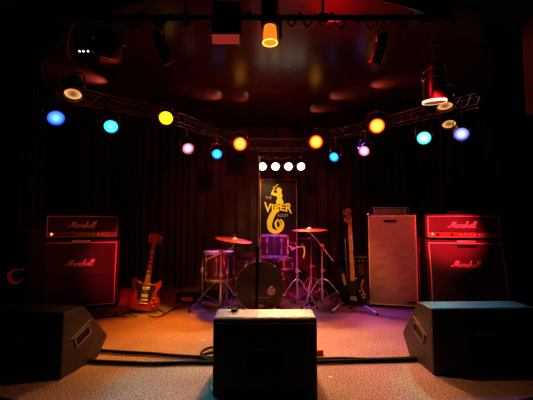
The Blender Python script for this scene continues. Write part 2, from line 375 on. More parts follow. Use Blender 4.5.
# near overhead cans
def can_axis(pa, pb, r, label, gel, rim='black_metal', body='black_metal', tz=None, light=None, L=None):
    a, b = Vector(pa), Vector(pb); d = (b - a)
    return par(b, b + d, r, L or d.length, gel, label, tz, rim=rim, body=body, light=light)
can_axis(P(156, 32, 2.05), P(168, 62, 2.1), .033, 'slim black can lamp tilted under the left part of the pipe', 'rose', 'red_gloss', tz=pipe_z)
can_axis(P(384, 34, 2.1), P(374.5, 63, 2.14), .036, 'slim black can lamp with a rose lens tilted under the right part of the pipe', 'rose', 'red_gloss', tz=pipe_z)
can_axis(P(110, 30, 2.35), P(108, 54, 2.42), .085, 'large dark can lamp under the ceiling at the upper left', 'dim', tz=2.3)
M['rim_glow'] = mat('rim_glow', (.8, .6, .5), .3, emis=(1, .62, .42), estr=1.1)  # lit lip of the tall can, put in as emission
M['par_silver'] = mat('brushed_can', (.32, .18, .14), .3, .9, .3, 14)
tc = can_axis(P(434, 62, 2.62), P(434.5, 101, 2.66), .078, 'tall brushed metal can lamp with a bright lower rim at the upper right', 'dim', 'rim_glow', 'par_silver', tz=2.34)
bm = nb(); p = P(434, 62, 2.62) - tc.location
for f in (.33, .55): ring(bm, .087, .003, Matrix.Translation((0, 0, -.27 * f)) @ Matrix.Translation(p), 32, 6)
mk('band', bm, 'chrome', tc)
# amber downlight
q = P(270, 45, NY - .02); 
t = thing('downlight', 'black downlight with a glowing amber glass end hanging from the pipe', 'stage light', (q.x, NY - .045, q.z))
M['amber_glass'] = mat('amber_glass', (.5, .16, .03), .25, emis=(1, .26, .02), estr=.75, var=.4, nscale=25)
M['red_lit_flap'] = mat('red_lit_flap', (.5, .05, .04), .3, emis=(.6, .06, .04), estr=.35)  # red light on the floodlight flap, put in as emission
M['amber_hot'] = mat('amber_hot', (.6, .25, .05), .25, emis=(1, .42, .08), estr=2.2)
bm = nb(); lathe(bm, [(.043, 0), (.041, .055), (.037, .10), (0, .10)], None, 32); mk('glass', bm, 'amber_glass', t)
bm = nb(); ring(bm, .043, .004, None, 32, 8); mk('glass_rim', bm, 'amber_hot', t)
bm = nb(); lathe(bm, [(0, .36), (.052, .36), (.055, .10), (.045, .10), (.045, .098)], None, 32); mk('can', bm, 'black_metal', t)
bm = nb(); box(bm, (.062, 0, .07), (.014, .03, .10)); mk('bracket', bm, 'black_metal', t)
# floodlight box with red flap
q = P(227, 50, NY - .05)
t = thing('floodlight', 'black box floodlight with a red flap hanging left of the amber downlight', 'stage light', (q.x, NY - .06, q.z))
bm = nb(); box(bm, (0, 0, .155), (.155, .12, .21)); mk('housing', bm, 'black_metal', t, bevel=.006)
bm = nb()
prism(bm, [(-.074, -.004), (.080, -.004), (.080, .052), (-.080, .052)], -.070, -.064); mk('flap', bm, 'red_lit_flap', t)
for s in (-1, 1):
    bm = nb(); box(bm, (s * .082, 0, .16), (.006, .03, .19)); mk('yoke_arm', bm, 'black_metal', t)
bm = nb(); box(bm, (0, 0, .27), (.17, .03, .006)); tube(bm, [(0, 0, .27), (0, .06, pipe_z - q.z)], .008); mk('bracket', bm, 'black_metal', t)
# dimmer pack with three lights
q = P(84, 44, 2.45)
t = thing('dimmer_pack', 'dark dimmer box with three small white lights at the upper left', 'dimmer', q)
bm = nb(); box(bm, (0, .05, -.02), (.16, .09, .17)); mk('case', bm, 'black_metal', t, bevel=.005)
for x in (-.032, -.003, .030):
    bm = nb(); lathe(bm, [(0, -.004), (.0065, -.004), (.0065, .004), (0, .004)], axis((x, .002, -.055), (.15, 1, 0)), 10); mk('indicator', bm, 'led_white', t)
for z in (.02, -.008):
    bm = nb(); box(bm, (-.0, .002, z), (.065, .006, .008)); mk('bracket_edge', bm, 'steel', t)
# white par bar at the back
t = thing('lamp_bar', 'rectangular frame bar carrying the four white lamps above the banner', 'lamp bar', P(280, 151, 4.36))
w = .29; bm = nb()
tube(bm, [(-w, 0, 0), (w, 0, 0), (w, 0, -.10), (-w, 0, -.10)], .009, 8, True); mk('frame', bm, 'truss_metal', t)
bm = nb()
for i in range(8): x = -w + i * 2 * w / 8; tube(bm, [(x, 0, 0), (x + w / 8, 0, -.10), (x + w / 4, 0, 0)], .004, 5)
mk('lacing', bm, 'truss_metal', t)
for x in (-.25, .25):
    bm = nb(); tube(bm, [(x, 0, 0), (x, .08, .10)], .006, 6); mk('hanger_rod', bm, 'truss_metal', t)
for i, (px, lab) in enumerate(((262.5, 'leftmost'), (275.5, 'second from the left'), (288.5, 'second from the right'), (301, 'rightmost'))):
    q = P(px, 166.5, 4.26)
    par(q, (q.x * .9 + (.25 if i == 3 else 0), 1.0, .55), .048, .12, 'white', 'warm white lamp on the bar above the banner, %s of four' % lab, q.z + .13, group='white lamps on the bar above the banner',
        light=(85, (1, .50, .24), 62, (q.x * 2.2 - .15, 2.1, 0)))
# ------------------------------------------------------------------ script logo
GL = {
 'M': (.80, [(-.22, .30), (-.20, .12), (-.05, .06), (.10, .30), (.30, .98), (.33, .55), (.34, .12), (.48, .55), (.66, .98), (.62, .5), (.62, .08), (.74, .04)]),
 'a': (.44, [(.36, .42), (.22, .50), (.06, .34), (.04, .08), (.18, .02), (.32, .26), (.38, .48), (.34, .12), (.46, .04)]),
 'r': (.40, [(0, .05), (.12, .40), (.14, .55), (.20, .42), (.36, .44), (.30, .12), (.40, .04)]),
 's': (.38, [(0, .05), (.14, .34), (.22, .55), (.30, .22), (.22, .0), (.06, .06), (.22, .02), (.40, .08)]),
 'h': (.46, [(0, .05), (.18, .60), (.24, .96), (.14, .98), (.08, .5), (.06, 0.), (.18, .36), (.30, .44), (.32, .12), (.46, .04)]),
 'l': (.28, [(0, .05), (.18, .60), (.24, .98), (.14, 1.0), (.08, .5), (.12, .04), (.28, .06)])}
def script_logo(parent, text, c, width, R=None):
    tot = sum(GL[ch][0] for ch in text); s = width / (tot + .25); x = -tot / 2
    bm = nb()
    for ch in text:
        adv, pts = GL[ch]
        path = smooth_path([((x + p[0] + p[1] * .28 - .1) * s * 1.0, 0, (p[1] - .5) * s * .92) for p in pts], 4)
        rs = [s * (.055 if i % 1 == 0 else .04) for i in range(len(path))]
        tube(bm, path, rs, 6); x += adv
    bmesh.ops.transform(bm, matrix=Matrix.Diagonal((1, .5, 1, 1)), verts=bm.verts)
    o = mk('logo', bm, 'white', parent, loc=c)
    if R is not None: o.rotation_euler = R
    return o
# ------------------------------------------------------------------ amplifier stacks
def frame_strip(bm, w, h, y, cz, t, mtx=None):
    x = w / 2 - t / 2; z = h / 2 - t / 2
    vs = []
    for c, s in (((0, y, cz + z), (w, .006, t)), ((0, y, cz - z), (w, .006, t)), ((x, y, cz), (t, .006, h)), ((-x, y, cz), (t, .006, h))): vs += box(bm, c, s)
    if mtx: bmesh.ops.transform(bm, matrix=mtx, verts=vs)
def speaker_cab(loc, rz, label):
    W, H, D = .76, .74, .36; tb = .10; ang = math.atan2(tb, H * .52)
    t = thing('speaker_cabinet', label, 'speaker cabinet', loc, rz)
    hm = H * .48
    prof = [(0, .03), (0, hm), (tb, H), (D, H), (D, .03)]        # (depth, z)
    rm = Matrix.Rotation(PI / 2, 4, 'Z')
    bm = nb(); prism(bm, [(a, b) for a, b in prof], -W / 2, W / 2, Matrix(((0, 1, 0, 0), (1, 0, 0, 0), (0, 0, 1, 0), (0, 0, 0, 1))))
    mk('cabinet', bm, 'tolex', t, False, bevel=.012)
    bm = nb(); box(bm, (0, -.003, .03 + (hm - .03) / 2 + .012), (W - .07, .008, hm - .055)); g = mk('lower_grille', bm, 'grille', t)
    R = Matrix.Rotation(-ang, 4, 'X'); Lh = math.hypot(tb, H - hm); T = Matrix.Translation((0, 0, hm)) @ R
    bm = nb(); vs = box(bm, (0, -.003, Lh / 2 - .012), (W - .07, .008, Lh - .05)); bmesh.ops.transform(bm, matrix=T, verts=bm.verts); mk('upper_grille', bm, 'grille', t)
    bm = nb(); tt = .009; xx = W / 2 - .035
    for s in (-1, 1):
        box(bm, (s * xx, -.006, (hm + .07) / 2), (tt, .008, hm - .05))
        vs = box(bm, (s * xx, -.006, Lh / 2 - .012), (tt, .008, Lh - .05)); bmesh.ops.transform(bm, matrix=T, verts=vs)
    box(bm, (0, -.006, .052), (W - .07, .008, tt))
    vs = box(bm, (0, -.006, Lh - .036), (W - .07, .008, tt)); bmesh.ops.transform(bm, matrix=T, verts=vs)
    mk('piping', bm, 'piping', t)
    c = T @ Vector((0, -.010, Lh * .36)); script_logo(t, 'Marshall', c, .27, (-ang, 0, 0))
    bm = nb(); box(bm, (0, .018, H - .012), (.17, .02, .016), Matrix.Rotation(-ang, 3, 'X')); mk('name_plate', bm, 'piping', t)
    for sx in (-1, 1):
        for (yy, zz) in ((.012, .045), (tb + .012, H - .012), (D - .015, H - .012)):
            bm = nb(); box(bm, (sx * (W / 2 - .012), yy, zz), (.032, .032, .032)); mk('corner_cap', bm, 'rubber', t, bevel=.01)
        bm = nb(); box(bm, (sx * (W / 2), D * .6, H * .62), (.012, .15, .09)); mk('side_handle', bm, 'rubber', t, bevel=.006)
        for yy in (.06, D - .06):
            bm = nb(); lathe(bm, [(0, 0), (.025, 0), (.028, .03), (0, .03)], Matrix.Translation((sx * (W / 2 - .06), yy, 0)), 16); mk('foot', bm, 'rubber', t)
    return t, tb, H
def amp_head(loc, rz, label, plate='gold_panel'):
    W, H, D = .74, .272, .22
    t = thing('amplifier_head', label, 'amplifier', loc, rz)
    bm = nb(); box(bm, (0, D / 2, H / 2 + .012), (W, D, H - .012)); mk('cabinet', bm, 'tolex', t, False, bevel=.012)
    bm = nb(); box(bm, (0, -.002, .158), (W - .06, .008, .150)); mk('front_cloth', bm, 'tolex_red', t)
    bm = nb(); frame_strip(bm, W - .05, H - .045, -.006, H / 2 + .007, .007); mk('piping', bm, 'piping', t)
    bm = nb(); box(bm, (0, -.005, .058), (W - .066, .008, .046)); cp = mk('control_panel', bm, plate, t)
    for i in range(8):
        bm = nb(); lathe(bm, [(0, 0), (.012, 0), (.010, .016), (0, .016)], axis((-.07 + i * .044 if i else -.11, -.008, .058), (0, -1, 0)), 14); mk('knob', bm, 'white' if i else 'rubber', cp)
    bm = nb(); lathe(bm, [(0, 0), (.011, 0), (.008, .012), (0, .013)], axis((-.30, -.008, .062), (0, -1, 0)), 12); mk('power_light', bm, 'led_red', cp)
    bm = nb(); box(bm, (-.25, -.012, .058), (.028, .014, .024)); mk('power_switch', bm, 'rubber', cp)
    bm = nb(); tube(bm, smooth_path([(-.12, D / 2, H + .006), (-.09, D / 2, H + .028), (0, D / 2, H + .034), (.09, D / 2, H + .028), (.12, D / 2, H + .006)], 4), .009, 8); mk('handle', bm, 'rubber', t)
    script_logo(t, 'Marshall', (-.0, -.010, .165), .27)
    for sx in (-1, 1):
        for yy in (.03, D - .03):
            bm = nb(); lathe(bm, [(0, 0), (.014, 0), (.016, .016), (0, .016)], Matrix.Translation((sx * (W / 2 - .05), yy, 0)), 12); mk('foot', bm, 'rubber', t)
        bm = nb(); box(bm, (sx * (W / 2 - .011), .011, H - .005), (.028, .028, .026)); mk('corner_cap', bm, 'rubber', t, bevel=.008)
        bm = nb(); box(bm, (sx * (W / 2 - .011), .011, .024), (.028, .028, .024)); mk('corner_cap', bm, 'rubber', t, bevel=.008)
    return t
def stack(px, D, rz, lab_cab, lab_head):
    c = P(px, 250, D); loc = Vector((c.x, D, 0))
    t, tb, H = speaker_cab(loc, rz, lab_cab)
    Rz = Matrix.Rotation(rz, 3, 'Z'); amp_head(loc + Rz @ Vector((-.0, tb + .012, H)), rz, lab_head)
stack(80.5, 3.66, math.radians(19), 'black angled speaker cabinet with pale piping at the left beside the red guitar',
      'black amplifier head with gold panel and a lit red light on the left speaker cabinet')
stack(467, 3.54, math.radians(-15), 'black angled speaker cabinet glowing red at the right end of the stage',
      'amplifier head glowing red on the right hand speaker cabinet')
# bass cabinet (tall, grey cloth)
a = FL(369.3, 306.3); b = FL(419, 309.3); v = b - a; rz = math.atan2(v.y, v.x); W = v.length; mid = (a + b) / 2
H = P(389, 214.5, mid.y).z
t = thing('bass_cabinet', 'tall speaker cabinet with greyish pink cloth front between the bass and the right stack', 'speaker cabinet', mid, rz)
D = .40
bm = nb(); box(bm, (0, D / 2, H / 2 + .012), (W, D, H - .024)); mk('cabinet', bm, 'tolex', t, False, bevel=.012)
# cloth with faint cone bulges
bm = nb(); nx, nz = 40, 76; gw, gh = W - .035, H - .06; rows = []
cones = [(sx * gw * .25, z) for sx in (-1, 1) for z in (gh * .14, gh * .38, gh * .62, gh * .84)]
for j in range(nz + 1):
    row = []
    for i in range(nx + 1):
        x = -gw / 2 + gw * i / nx; z = gh * j / nz; y = -.008
        for cx, cz in cones:
            d = math.hypot(x - cx, z - cz); y += .0045 * math.exp(-((d - .075) / .022) ** 2) * -1 + .006 * math.exp(-(d / .045) ** 2)
        row.append(bm.verts.new((x, y, z + .034)))
    rows.append(row)
for A, B in zip(rows, rows[1:]):
    for i in range(nx): bm.faces.new((A[i], A[i + 1], B[i + 1], B[i]))
mk('grille_cloth', bm, 'bass_grille', t)
bm = nb(); frame_strip(bm, W - .012, H - .04, -.010, H / 2 + .008, .010); mk('trim_strip', bm, 'piping', t)
bm = nb()   # winged badge
prism(bm, [(-.075, .012), (-.03, .02), (-.012, .012), (0, .022), (.012, .012), (.03, .02), (.075, .012), (.055, -.012), (.02, -.008), (0, -.02), (-.02, -.008), (-.055, -.012)], -.020, -.012, Matrix.Translation((-.02, 0, H - .075)))
mk('badge', bm, 'cavity', t)
bm = nb(); box(bm, (W / 2 - .07, -.014, .07), (.07, .006, .018)); mk('name_plate', bm, 'cavity', t)
for sx in (-1, 1):
    for z in (.028, H - .008):
        bm = nb(); box(bm, (sx * (W / 2 - .010), .012, z), (.034, .034, .034)); mk('corner_cap', bm, 'steel', t, bevel=.008)
    for yy in (.05, D - .05):
        bm = nb(); lathe(bm, [(0, 0), (.02, 0), (.022, .02), (0, .02)], Matrix.Translation((sx * (W / 2 - .05), yy, 0)), 14); mk('foot', bm, 'rubber', t)
# rack amp on top
Rz = Matrix.Rotation(rz, 3, 'Z')
t = thing('bass_amplifier', 'low metal framed amplifier on top of the tall bass cabinet', 'amplifier', mid + Rz @ Vector((-.01, .06, H)), rz)
w = .40; bm = nb(); box(bm, (0, .13, .040), (w - .04, .24, .052)); mk('chassis', bm, 'black_metal', t, bevel=.004)
bm = nb(); box(bm, (0, .006, .040), (w - .045, .008, .046)); fp = mk('front_panel', bm, 'steel', t)
for i in range(7):
    bm = nb(); lathe(bm, [(0, 0), (.009, 0), (.008, .014), (0, .014)], axis((-.12 + i * .04, .002, .04), (0, -1, 0)), 12); mk('knob', bm, 'rubber', fp)
bm = nb()
for s in (-1, 1): tube(bm, smooth_path([(s * w / 2, 0, .006), (s * w / 2, 0, .06), (s * w / 2 * .97, 0, .078), (s * w / 2 * .97, .24, .078), (s * w / 2, .24, .06), (s * w / 2, .24, .006)], 4), .006, 8)
tube(bm, [(-w / 2 * .97, 0, .078), (w / 2 * .97, 0, .078)], .006, 8); tube(bm, [(-w / 2, 0, .006), (w / 2, 0, .006)], .006, 8); tube(bm, [(-w / 2, .24, .006), (w / 2, .24, .006)], .006, 8)
mk('cage', bm, 'steel', t)
# dark cabinet behind
c = P(420, 250, 4.25)
t = thing('speaker_cabinet', 'dark red lit cabinet standing behind the gap between bass cabinet and right stack', 'speaker cabinet', (c.x + .02, 4.22, 0), math.radians(-8))
bm = nb(); box(bm, (0, .15, .515), (.36, .3, 1.03)); mk('cabinet', bm, 'tolex_red', t, False, bevel=.012)
bm = nb(); box(bm, (0, -.004, .50), (.31, .01, .94)); mk('grille', bm, 'grille', t)
bm = nb(); box(bm, (0, -.006, .80), (.33, .012, .012)); mk('trim_strip', bm, 'steel', t)
# small combo amp behind bass guitar
c = P(354, 270, 4.35)
t = thing('combo_amplifier', 'small black combo amplifier with pale edging behind the bass guitar', 'amplifier', (c.x + .03, 4.3, 0), math.radians(-6))
bm = nb(); box(bm, (0, .13, .27), (.40, .26, .50)); mk('cabinet', bm, 'tolex', t, False, bevel=.012)
bm = nb(); box(bm, (0, -.003, .22), (.34, .008, .36)); mk('grille', bm, 'grille', t)
bm = nb(); frame_strip(bm, .36, .46, -.006, .27, .006); mk('piping', bm, 'piping', t)
bm = nb(); box(bm, (0, -.005, .45), (.34, .008, .05)); cp = mk('control_panel', bm, 'black_metal', t)
for i in range(6):
    bm = nb(); lathe(bm, [(0, 0), (.009, 0), (.008, .014), (0, .014)], axis((-.13 + i * .05, -.008, .45), (0, -1, 0)), 12); mk('knob', bm, 'white', cp)
for sx in (-1, 1):
    for yy in (.04, .22):
        bm = nb(); lathe(bm, [(0, 0), (.018, 0), (.02, .022), (0, .022)], Matrix.Translation((sx * .15, yy, 0)), 12); mk('foot', bm, 'rubber', t)
# music stand
c = P(341, 250, 4.22)
t = thing('music_stand', 'dark music stand with a wide desk between the cymbals and the bass', 'music stand', (c.x, 4.12, 0))
zc = c.z
bm = nb(); R = Matrix.Rotation(math.radians(-18), 4, 'X')
prism(bm, [(-.12, -.13), (.12, -.13), (.10, .13), (.06, .15), (-.06, .15), (-.10, .13)], -.004, .004, Matrix.Translation((0, .03, zc)) @ R); mk('desk', bm, 'black_metal', t)
bm = nb(); tube(bm, [(0, .0, .12), (0, .03, zc - .02)], .010, 8); mk('pole', bm, 'black_metal', t)
for k in range(3):
    a_ = PI / 2 + k * 2 * PI / 3 + .4; bm = nb(); tube(bm, [(0, 0, .16), (.22 * math.cos(a_), .22 * math.sin(a_), .012)], .007, 6); mk('leg', bm, 'black_metal', t)
# ------------------------------------------------------------------ floor monitors
def monitor(loc, rz, W, H, label, pock=(-1, 1)):
    t = thing('floor_monitor', label, 'monitor speaker', loc, rz)
    prof = [(0, 0), (0, H - .015), (.012, H), (.17, H + .004), (.185, H - .006), (.425, .135), (.43, .11), (.335, .0)]
    SW = Matrix(((0, 1, 0, 0), (1, 0, 0, 0), (0, 0, 1, 0), (0, 0, 0, 1)))
    bm = nb(); prism(bm, prof, -W / 2, W / 2, SW); mk('cabinet', bm, 'monitor_paint', t, False, bevel=.014)
    # baffle grille
    a = Vector((0, .20, H - .024)); b = Vector((0, .415, .146)); c = (a + b) / 2; n = Vector((0, .27, .24)).normalized()
    ang = math.atan2((b - a).z, (b - a).y)
    bm = nb(); box(bm, c + n * .004, (W - .06, (b - a).length, .012), Matrix.Rotation(ang, 3, 'X')); mk('grille', bm, 'monitor_grille', t)
    # rear connector plate
    cz = H * .42
    bm = nb(); frame_strip(bm, .20, .115, -.002, cz, .008); box(bm, (0, .002, cz), (.19, .004, .105)); pl = mk('connector_panel', bm, 'cavity', t)
    bm = nb(); box(bm, (.0, -.005, cz + .073), (.11, .008, .009)); mk('edge_strip', bm, 'label_red', t)
    for x, z in ((-.035, cz - .085), (.04, cz - .085), (.038, cz - .14)):
        bm = nb(); lathe(bm, [(.010, .002), (.010, .006), (.022, .006), (.024, 0)], axis((x, -.0, z), (0, -1, 0)), 20); mk('socket', bm, 'black_metal', t)
    bm = nb(); box(bm, (0, -.003, H - .035), (W - .02, .006, .012)); mk('edge_strip', bm, 'tolex', t)
    # end handles
    for s in pock:
        Rr = Matrix.Rotation(math.radians(22), 4, 'X'); T = Matrix.Translation((s * W / 2, .17, H * .52)) @ Rr
        bm = nb(); vs = box(bm, (s * .001, 0, 0), (.006, .13, .055)); bmesh.ops.transform(bm, matrix=T, verts=bm.verts); hd = mk('handle_cup', bm, 'cavity', t)
        bm = nb()
        for zz in (.031, -.031): box(bm, (s * .004, .0, zz), (.010, .14, .006))
        for yy in (-.067, .067): box(bm, (s * .004, yy, 0), (.010, .006, .06))
        box(bm, (s * .004, .0, .050), (.010, .19, .005)); bmesh.ops.transform(bm, matrix=T, verts=bm.verts); mk('handle_rim', bm, 'steel', hd)
    return t
def mon_place(px0, py0, px1=None): pass
cm = FL(265, 397)
monitor((cm.x, cm.y, 0), 0, .560, .412, 'black wedge floor monitor at the centre front with its back to us')
W2 = .66
cl = FL(60.5, 380); rzl = math.radians(-10); off = Matrix.Rotation(rzl, 3, 'Z') @ Vector((-W2 / 2, 0, 0))
monitor(cl + off, rzl, W2, .385, 'black wedge floor monitor at the front left')
cr_ = FL(434, 376); rzr = math.radians(2); off = Matrix.Rotation(rzr, 3, 'Z') @ Vector((W2 / 2, 0, 0))
monitor(cr_ + off, rzr, W2, .40, 'black wedge floor monitor at the front right')
# clip on the centre monitor
q = FL(234, 311, .418)
bm = nb(); box(bm, (0, 0, .006), (.03, .045, .012)); tube(bm, [(-.025, 0, .012), (.025, .01, .014)], .006, 6)
tag(mk('microphone_clip', bm, 'rubber', None, loc=(q.x, q.y + .02, q.z - .001)), 'small black clip lying on top of the centre floor monitor', 'clip')
# ------------------------------------------------------------------ mic stand
q = P(256.0, 310, 2.42); q2 = P(258.5, 156, 2.42)
t = thing('microphone_stand', 'straight black microphone stand behind the centre floor monitor', 'microphone stand', (q.x, 2.42, 0))
bm = nb(); lathe(bm, [(0, 0), (.11, 0), (.115, .008), (.10, .016), (.025, .024), (.018, .035), (0, .035)], None, 32); mk('base', bm, 'black_metal', t)
zc = P(256, 250, 2.42).z; dx = (q2.x - q.x) / (q2.z - q.z)
bm = nb(); tube(bm, [(0, 0, .02), (dx * zc, 0, zc)], .011, 12); mk('lower_tube', bm, 'black_metal', t)
bm = nb(); tube(bm, [(dx * zc, 0, zc), (dx * q2.z, 0, q2.z)], .0075, 10); mk('upper_tube', bm, 'piping', t)
bm = nb(); lathe(bm, [(.010, -.03), (.016, -.028), (.016, .028), (.009, .035)], Matrix.Translation((dx * zc, 0, zc)), 16); mk('clutch', bm, 'rubber', t)
# ------------------------------------------------------------------ drums
def drum(name, label, c, r, h, ax=(0, 0, 1), lugs=8, shell='drum_shell', head='drum_head', phase=.2, parent_legs=None):
    A0 = Vector(ax).normalized().to_track_quat('Z', 'Y').to_matrix().to_4x4()
    t = thing(name, label, 'drum', c)
    bm = nb(); lathe(bm, [(r, -h / 2), (r, h / 2)], A0, 48); lathe(bm, [(r * .97, h / 2), (r * .97, -h / 2)], A0, 48); mk('shell', bm, shell, t)
    for s, nm in ((1, head), (-1, head)):
        bm = nb(); lathe(bm, [(r * 1.0, s * (h / 2 - .004)), (r * .98, s * (h / 2 + .003)), (0, s * (h / 2 + .003))], A0, 48); mk('drumhead', bm, nm, t)
        bm = nb(); lathe(bm, [(r * 1.01, s * (h / 2 - .018)), (r * 1.045, s * (h / 2 - .018)), (r * 1.045, s * (h / 2 + .010)), (r * 1.01, s * (h / 2 + .010)), (r * 1.01, s * (h / 2 - .018))], A0, 48); mk('hoop', bm, 'chrome', t)
    for k in range(lugs):
        a = 2 * PI * k / lugs + phase; x, y = math.cos(a), math.sin(a); bm = nb()
        tube(bm, [A0 @ Vector((x * r * 1.05, y * r * 1.05, -h / 2)), A0 @ Vector((x * r * 1.05, y * r * 1.05, h / 2))], .0035, 6)
        for z in (-h * .25, h * .25) if h > .2 else (0,):
            lathe(bm, [(0, -.022), (.011, -.018), (.012, .018), (0, .022)], A0 @ Matrix.Translation((x * r * 1.04, y * r * 1.04, z)), 10)
        mk('lug', bm, 'chrome', t)
    return t
# bass drum
rk = .262; ky = 3.58; kx = P(260, 286, ky).x
t = thing('bass_drum', 'bass drum with a dark front head in the centre of the stage', 'drum', (kx, ky, rk + .004))
Ay = axis((0, 0, 0), (0, 1, 0)); h = .40
bm = nb(); lathe(bm, [(rk * .95, .02), (rk * .95, h - .02)], Ay, 64); mk('shell', bm, 'drum_shell', t)
for s, z in (('front', .008), ('back', h - .008)):
    bm = nb(); sgn = -1 if s == 'front' else 1
    lathe(bm, [(rk * .97, z), (rk * .955, z + sgn * .006), (0, z + sgn * .006)], Ay, 64); fh = mk('drumhead', bm, 'kick_head', t)
    if s == 'front': fhead = fh
    bm = nb(); lathe(bm, [(rk * .94, z - .016), (rk, z - .016), (rk, z + .020), (rk * .94, z + .020)], Ay, 64); mk('hoop', bm, 'wood', t)
    for k in range(10):
        a = 2 * PI * k / 10 + .3; bm = nb()
        box(bm, (math.cos(a) * rk * .99, z, math.sin(a) * rk * .99), (.02, .045, .018)); mk('claw', bm, 'chrome', t)
for k in range(10):
    a = 2 * PI * k / 10 + .3; bm = nb(); tube(bm, [(math.cos(a) * rk * 1.01, .01, math.sin(a) * rk * 1.01), (math.cos(a) * rk * 1.01, h - .01, math.sin(a) * rk * 1.01)], .004, 6); mk('tension_rod', bm, 'chrome', t)
pc = P(271.5, 291, ky); dx_, dz_ = pc.x - kx, pc.z - rk - .004
M['port_glow'] = mat('port_glow', (.60, .35, .80), .4, 0, .7, 60)  # purple light in the port hole, painted as the disc colour
bm = nb(); lathe(bm, [(0, .000), (.040, .000)], axis((dx_, -.001, dz_), (0, -1, 0)), 32); pr = mk('port_patch', bm, 'port_glow', fhead)
bm = nb(); ring(bm, .042, .004, axis((dx_, -.001, dz_), (0, -1, 0)), 32, 6); mk('port_ring', bm, 'chrome', fhead)
bm = nb()
for i, w_ in enumerate((.012, .02, .008, .018, .012, .006, .016, .012)):
    box(bm, (-.07 + i * .022, -.001, -.115), (w_, .002, .007)); 
mk('print', bm, 'steel', fhead)
bm = nb(); lathe(bm, [(0, 0), (.05, 0), (.05, -.002)], axis((0, -.001, -.20), (0, -1, 0)) @ Matrix.Diagonal((1, .35, 1, 1)), 24); mk('badge', bm, 'gold_panel', fhead)
for s in (-1, 1):
    bm = nb(); tube(bm, [(s * rk * .9, .10, -.08), (s * (rk + .07), .01, -rk + .006)], .006, 8); mk('spur', bm, 'chrome', t)
# rack tom
c = P(274, 246.5, 3.80)
rt = drum('rack_tom', 'purple lit rack tom mounted above the bass drum', c, .148, .235, (0.02, .10, 1), 6)
bm = nb(); tube(bm, [(0.05, .02, -.125), (.05, .03, P(274, 262, 3.8).z - c.z - .02)], .010, 8); mk('mount_post', bm, 'chrome', rt)
# snare
c = P(280.5, 263.5, 4.16)
sn = drum('snare_drum', 'shallow snare drum between the bass drum and the right hand stands', c, .155, .12, (0, .06, 1), 8)
bm = nb(); tube(bm, [(0, 0, -.07), (0, 0, -c.z + .17)], .010, 8); mk('stand_pole', bm, 'chrome', sn)
for k in range(3):
    a = .5 + k * 2 * PI / 3; bm = nb(); tube(bm, [(0, 0, -c.z + .22), (.2 * math.cos(a), .2 * math.sin(a), -c.z + .008)], .006, 6); mk('stand_leg', bm, 'chrome', sn)
    bm = nb(); tube(bm, [(0, 0, -.14), (.165 * math.cos(a), .165 * math.sin(a), -.07)], .005, 6); mk('basket_arm', bm, 'chrome', sn)
# floor tom
c = P(218.5, 265.5, 4.02)
ft = drum('floor_tom', 'floor tom on three legs behind the left cymbal stand', c, .172, .31, (0, 0, 1), 8, phase=.0)
for k in range(3):
    a = math.radians((190, 310, 60)[k]); x, y = .185 * math.cos(a), .185 * math.sin(a)
    bm = nb(); tube(bm, [(x, y, .06), (x, y, -c.z + .10), (x * 1.12, y * 1.12, -c.z + .02)], .006, 8); lg = mk('leg', bm, 'chrome', ft)
    bm = nb(); lathe(bm, [(0, 0), (.014, 0), (.012, .03), (0, .03)], Matrix.Translation((x * 1.12, y * 1.12, -c.z)), 12); mk('rubber_foot', bm, 'rubber', lg)
    bm = nb(); box(bm, (x, y, -.05), (.035, .035, .05)); mk('leg_bracket', bm, 'chrome', ft, bevel=.004)
# small dark second tom left of floor tom
c = P(206, 262, 4.35)
tripod_r = .26
def tripod(t, hb, ht, rad, m='chrome', ph=0., r=.0075, legs=3, spread=None):
    for k in range(legs):
        a = ph + k * 2 * PI / legs; e = (rad * math.cos(a), rad * math.sin(a), .016)
        bm = nb(); tube(bm, smooth_path([(0, 0, ht), (e[0] * .3, e[1] * .3, ht * .86), e], 5), r, 8); lg = mk('leg', bm, m, t)
        bm = nb(); lathe(bm, [(0, 0), (.013, 0), (.013, .022), (0, .024)], Matrix.Translation((e[0], e[1], 0)), 10); mk('rubber_foot', bm, 'rubber', lg)
        bm = nb(); tube(bm, [(0, 0, hb), (e[0] * .55, e[1] * .55, ht * .55)], r * .6, 6); mk('brace', bm, m, t)
def pole(t, z0, z1, r, m='chrome'):
    bm = nb(); tube(bm, [(0, 0, z0), (0, 0, z0 + (z1 - z0) * .55)], r, 10); mk('lower_tube', bm, m, t)
    bm = nb(); tube(bm, [(0, 0, z0 + (z1 - z0) * .55), (0, 0, z1)], r * .7, 10); mk('upper_tube', bm, m, t)
    bm = nb(); lathe(bm, [(0, -.02), (r * 1.7, -.018), (r * 1.7, .018), (0, .02)], Matrix.Translation((0, 0, z0 + (z1 - z0) * .55)), 12); box(bm, (.025, 0, z0 + (z1 - z0) * .55), (.03, .006, .012)); mk('wing_clamp', bm, m, t)
def cymbal(name, label, c, R, ax, stand=None, bell=.028):
    A = Vector(ax).normalized().to_track_quat('Z', 'Y').to_matrix().to_4x4()
    t = thing(name, label, 'cymbal', c); bm = nb()
    prof = [(0.006, bell), (R * .10, bell * .93), (R * .17, bell * .55), (R * .2, bell * .40), (R * .45, bell * .24), (R * .75, bell * .08), (R, -.006)]
    lathe(bm, prof, A, 56); lathe(bm, [(a, b - .0025) for a, b in prof], A, 56); mk('plate', bm, 'bronze', t)
    bm = nb(); lathe(bm, [(0, bell), (.016, bell), (.014, bell + .02), (.005, bell + .022), (.005, bell + .05), (0, bell + .05)], A, 14); mk('felt', bm, 'rubber', t)
    return t
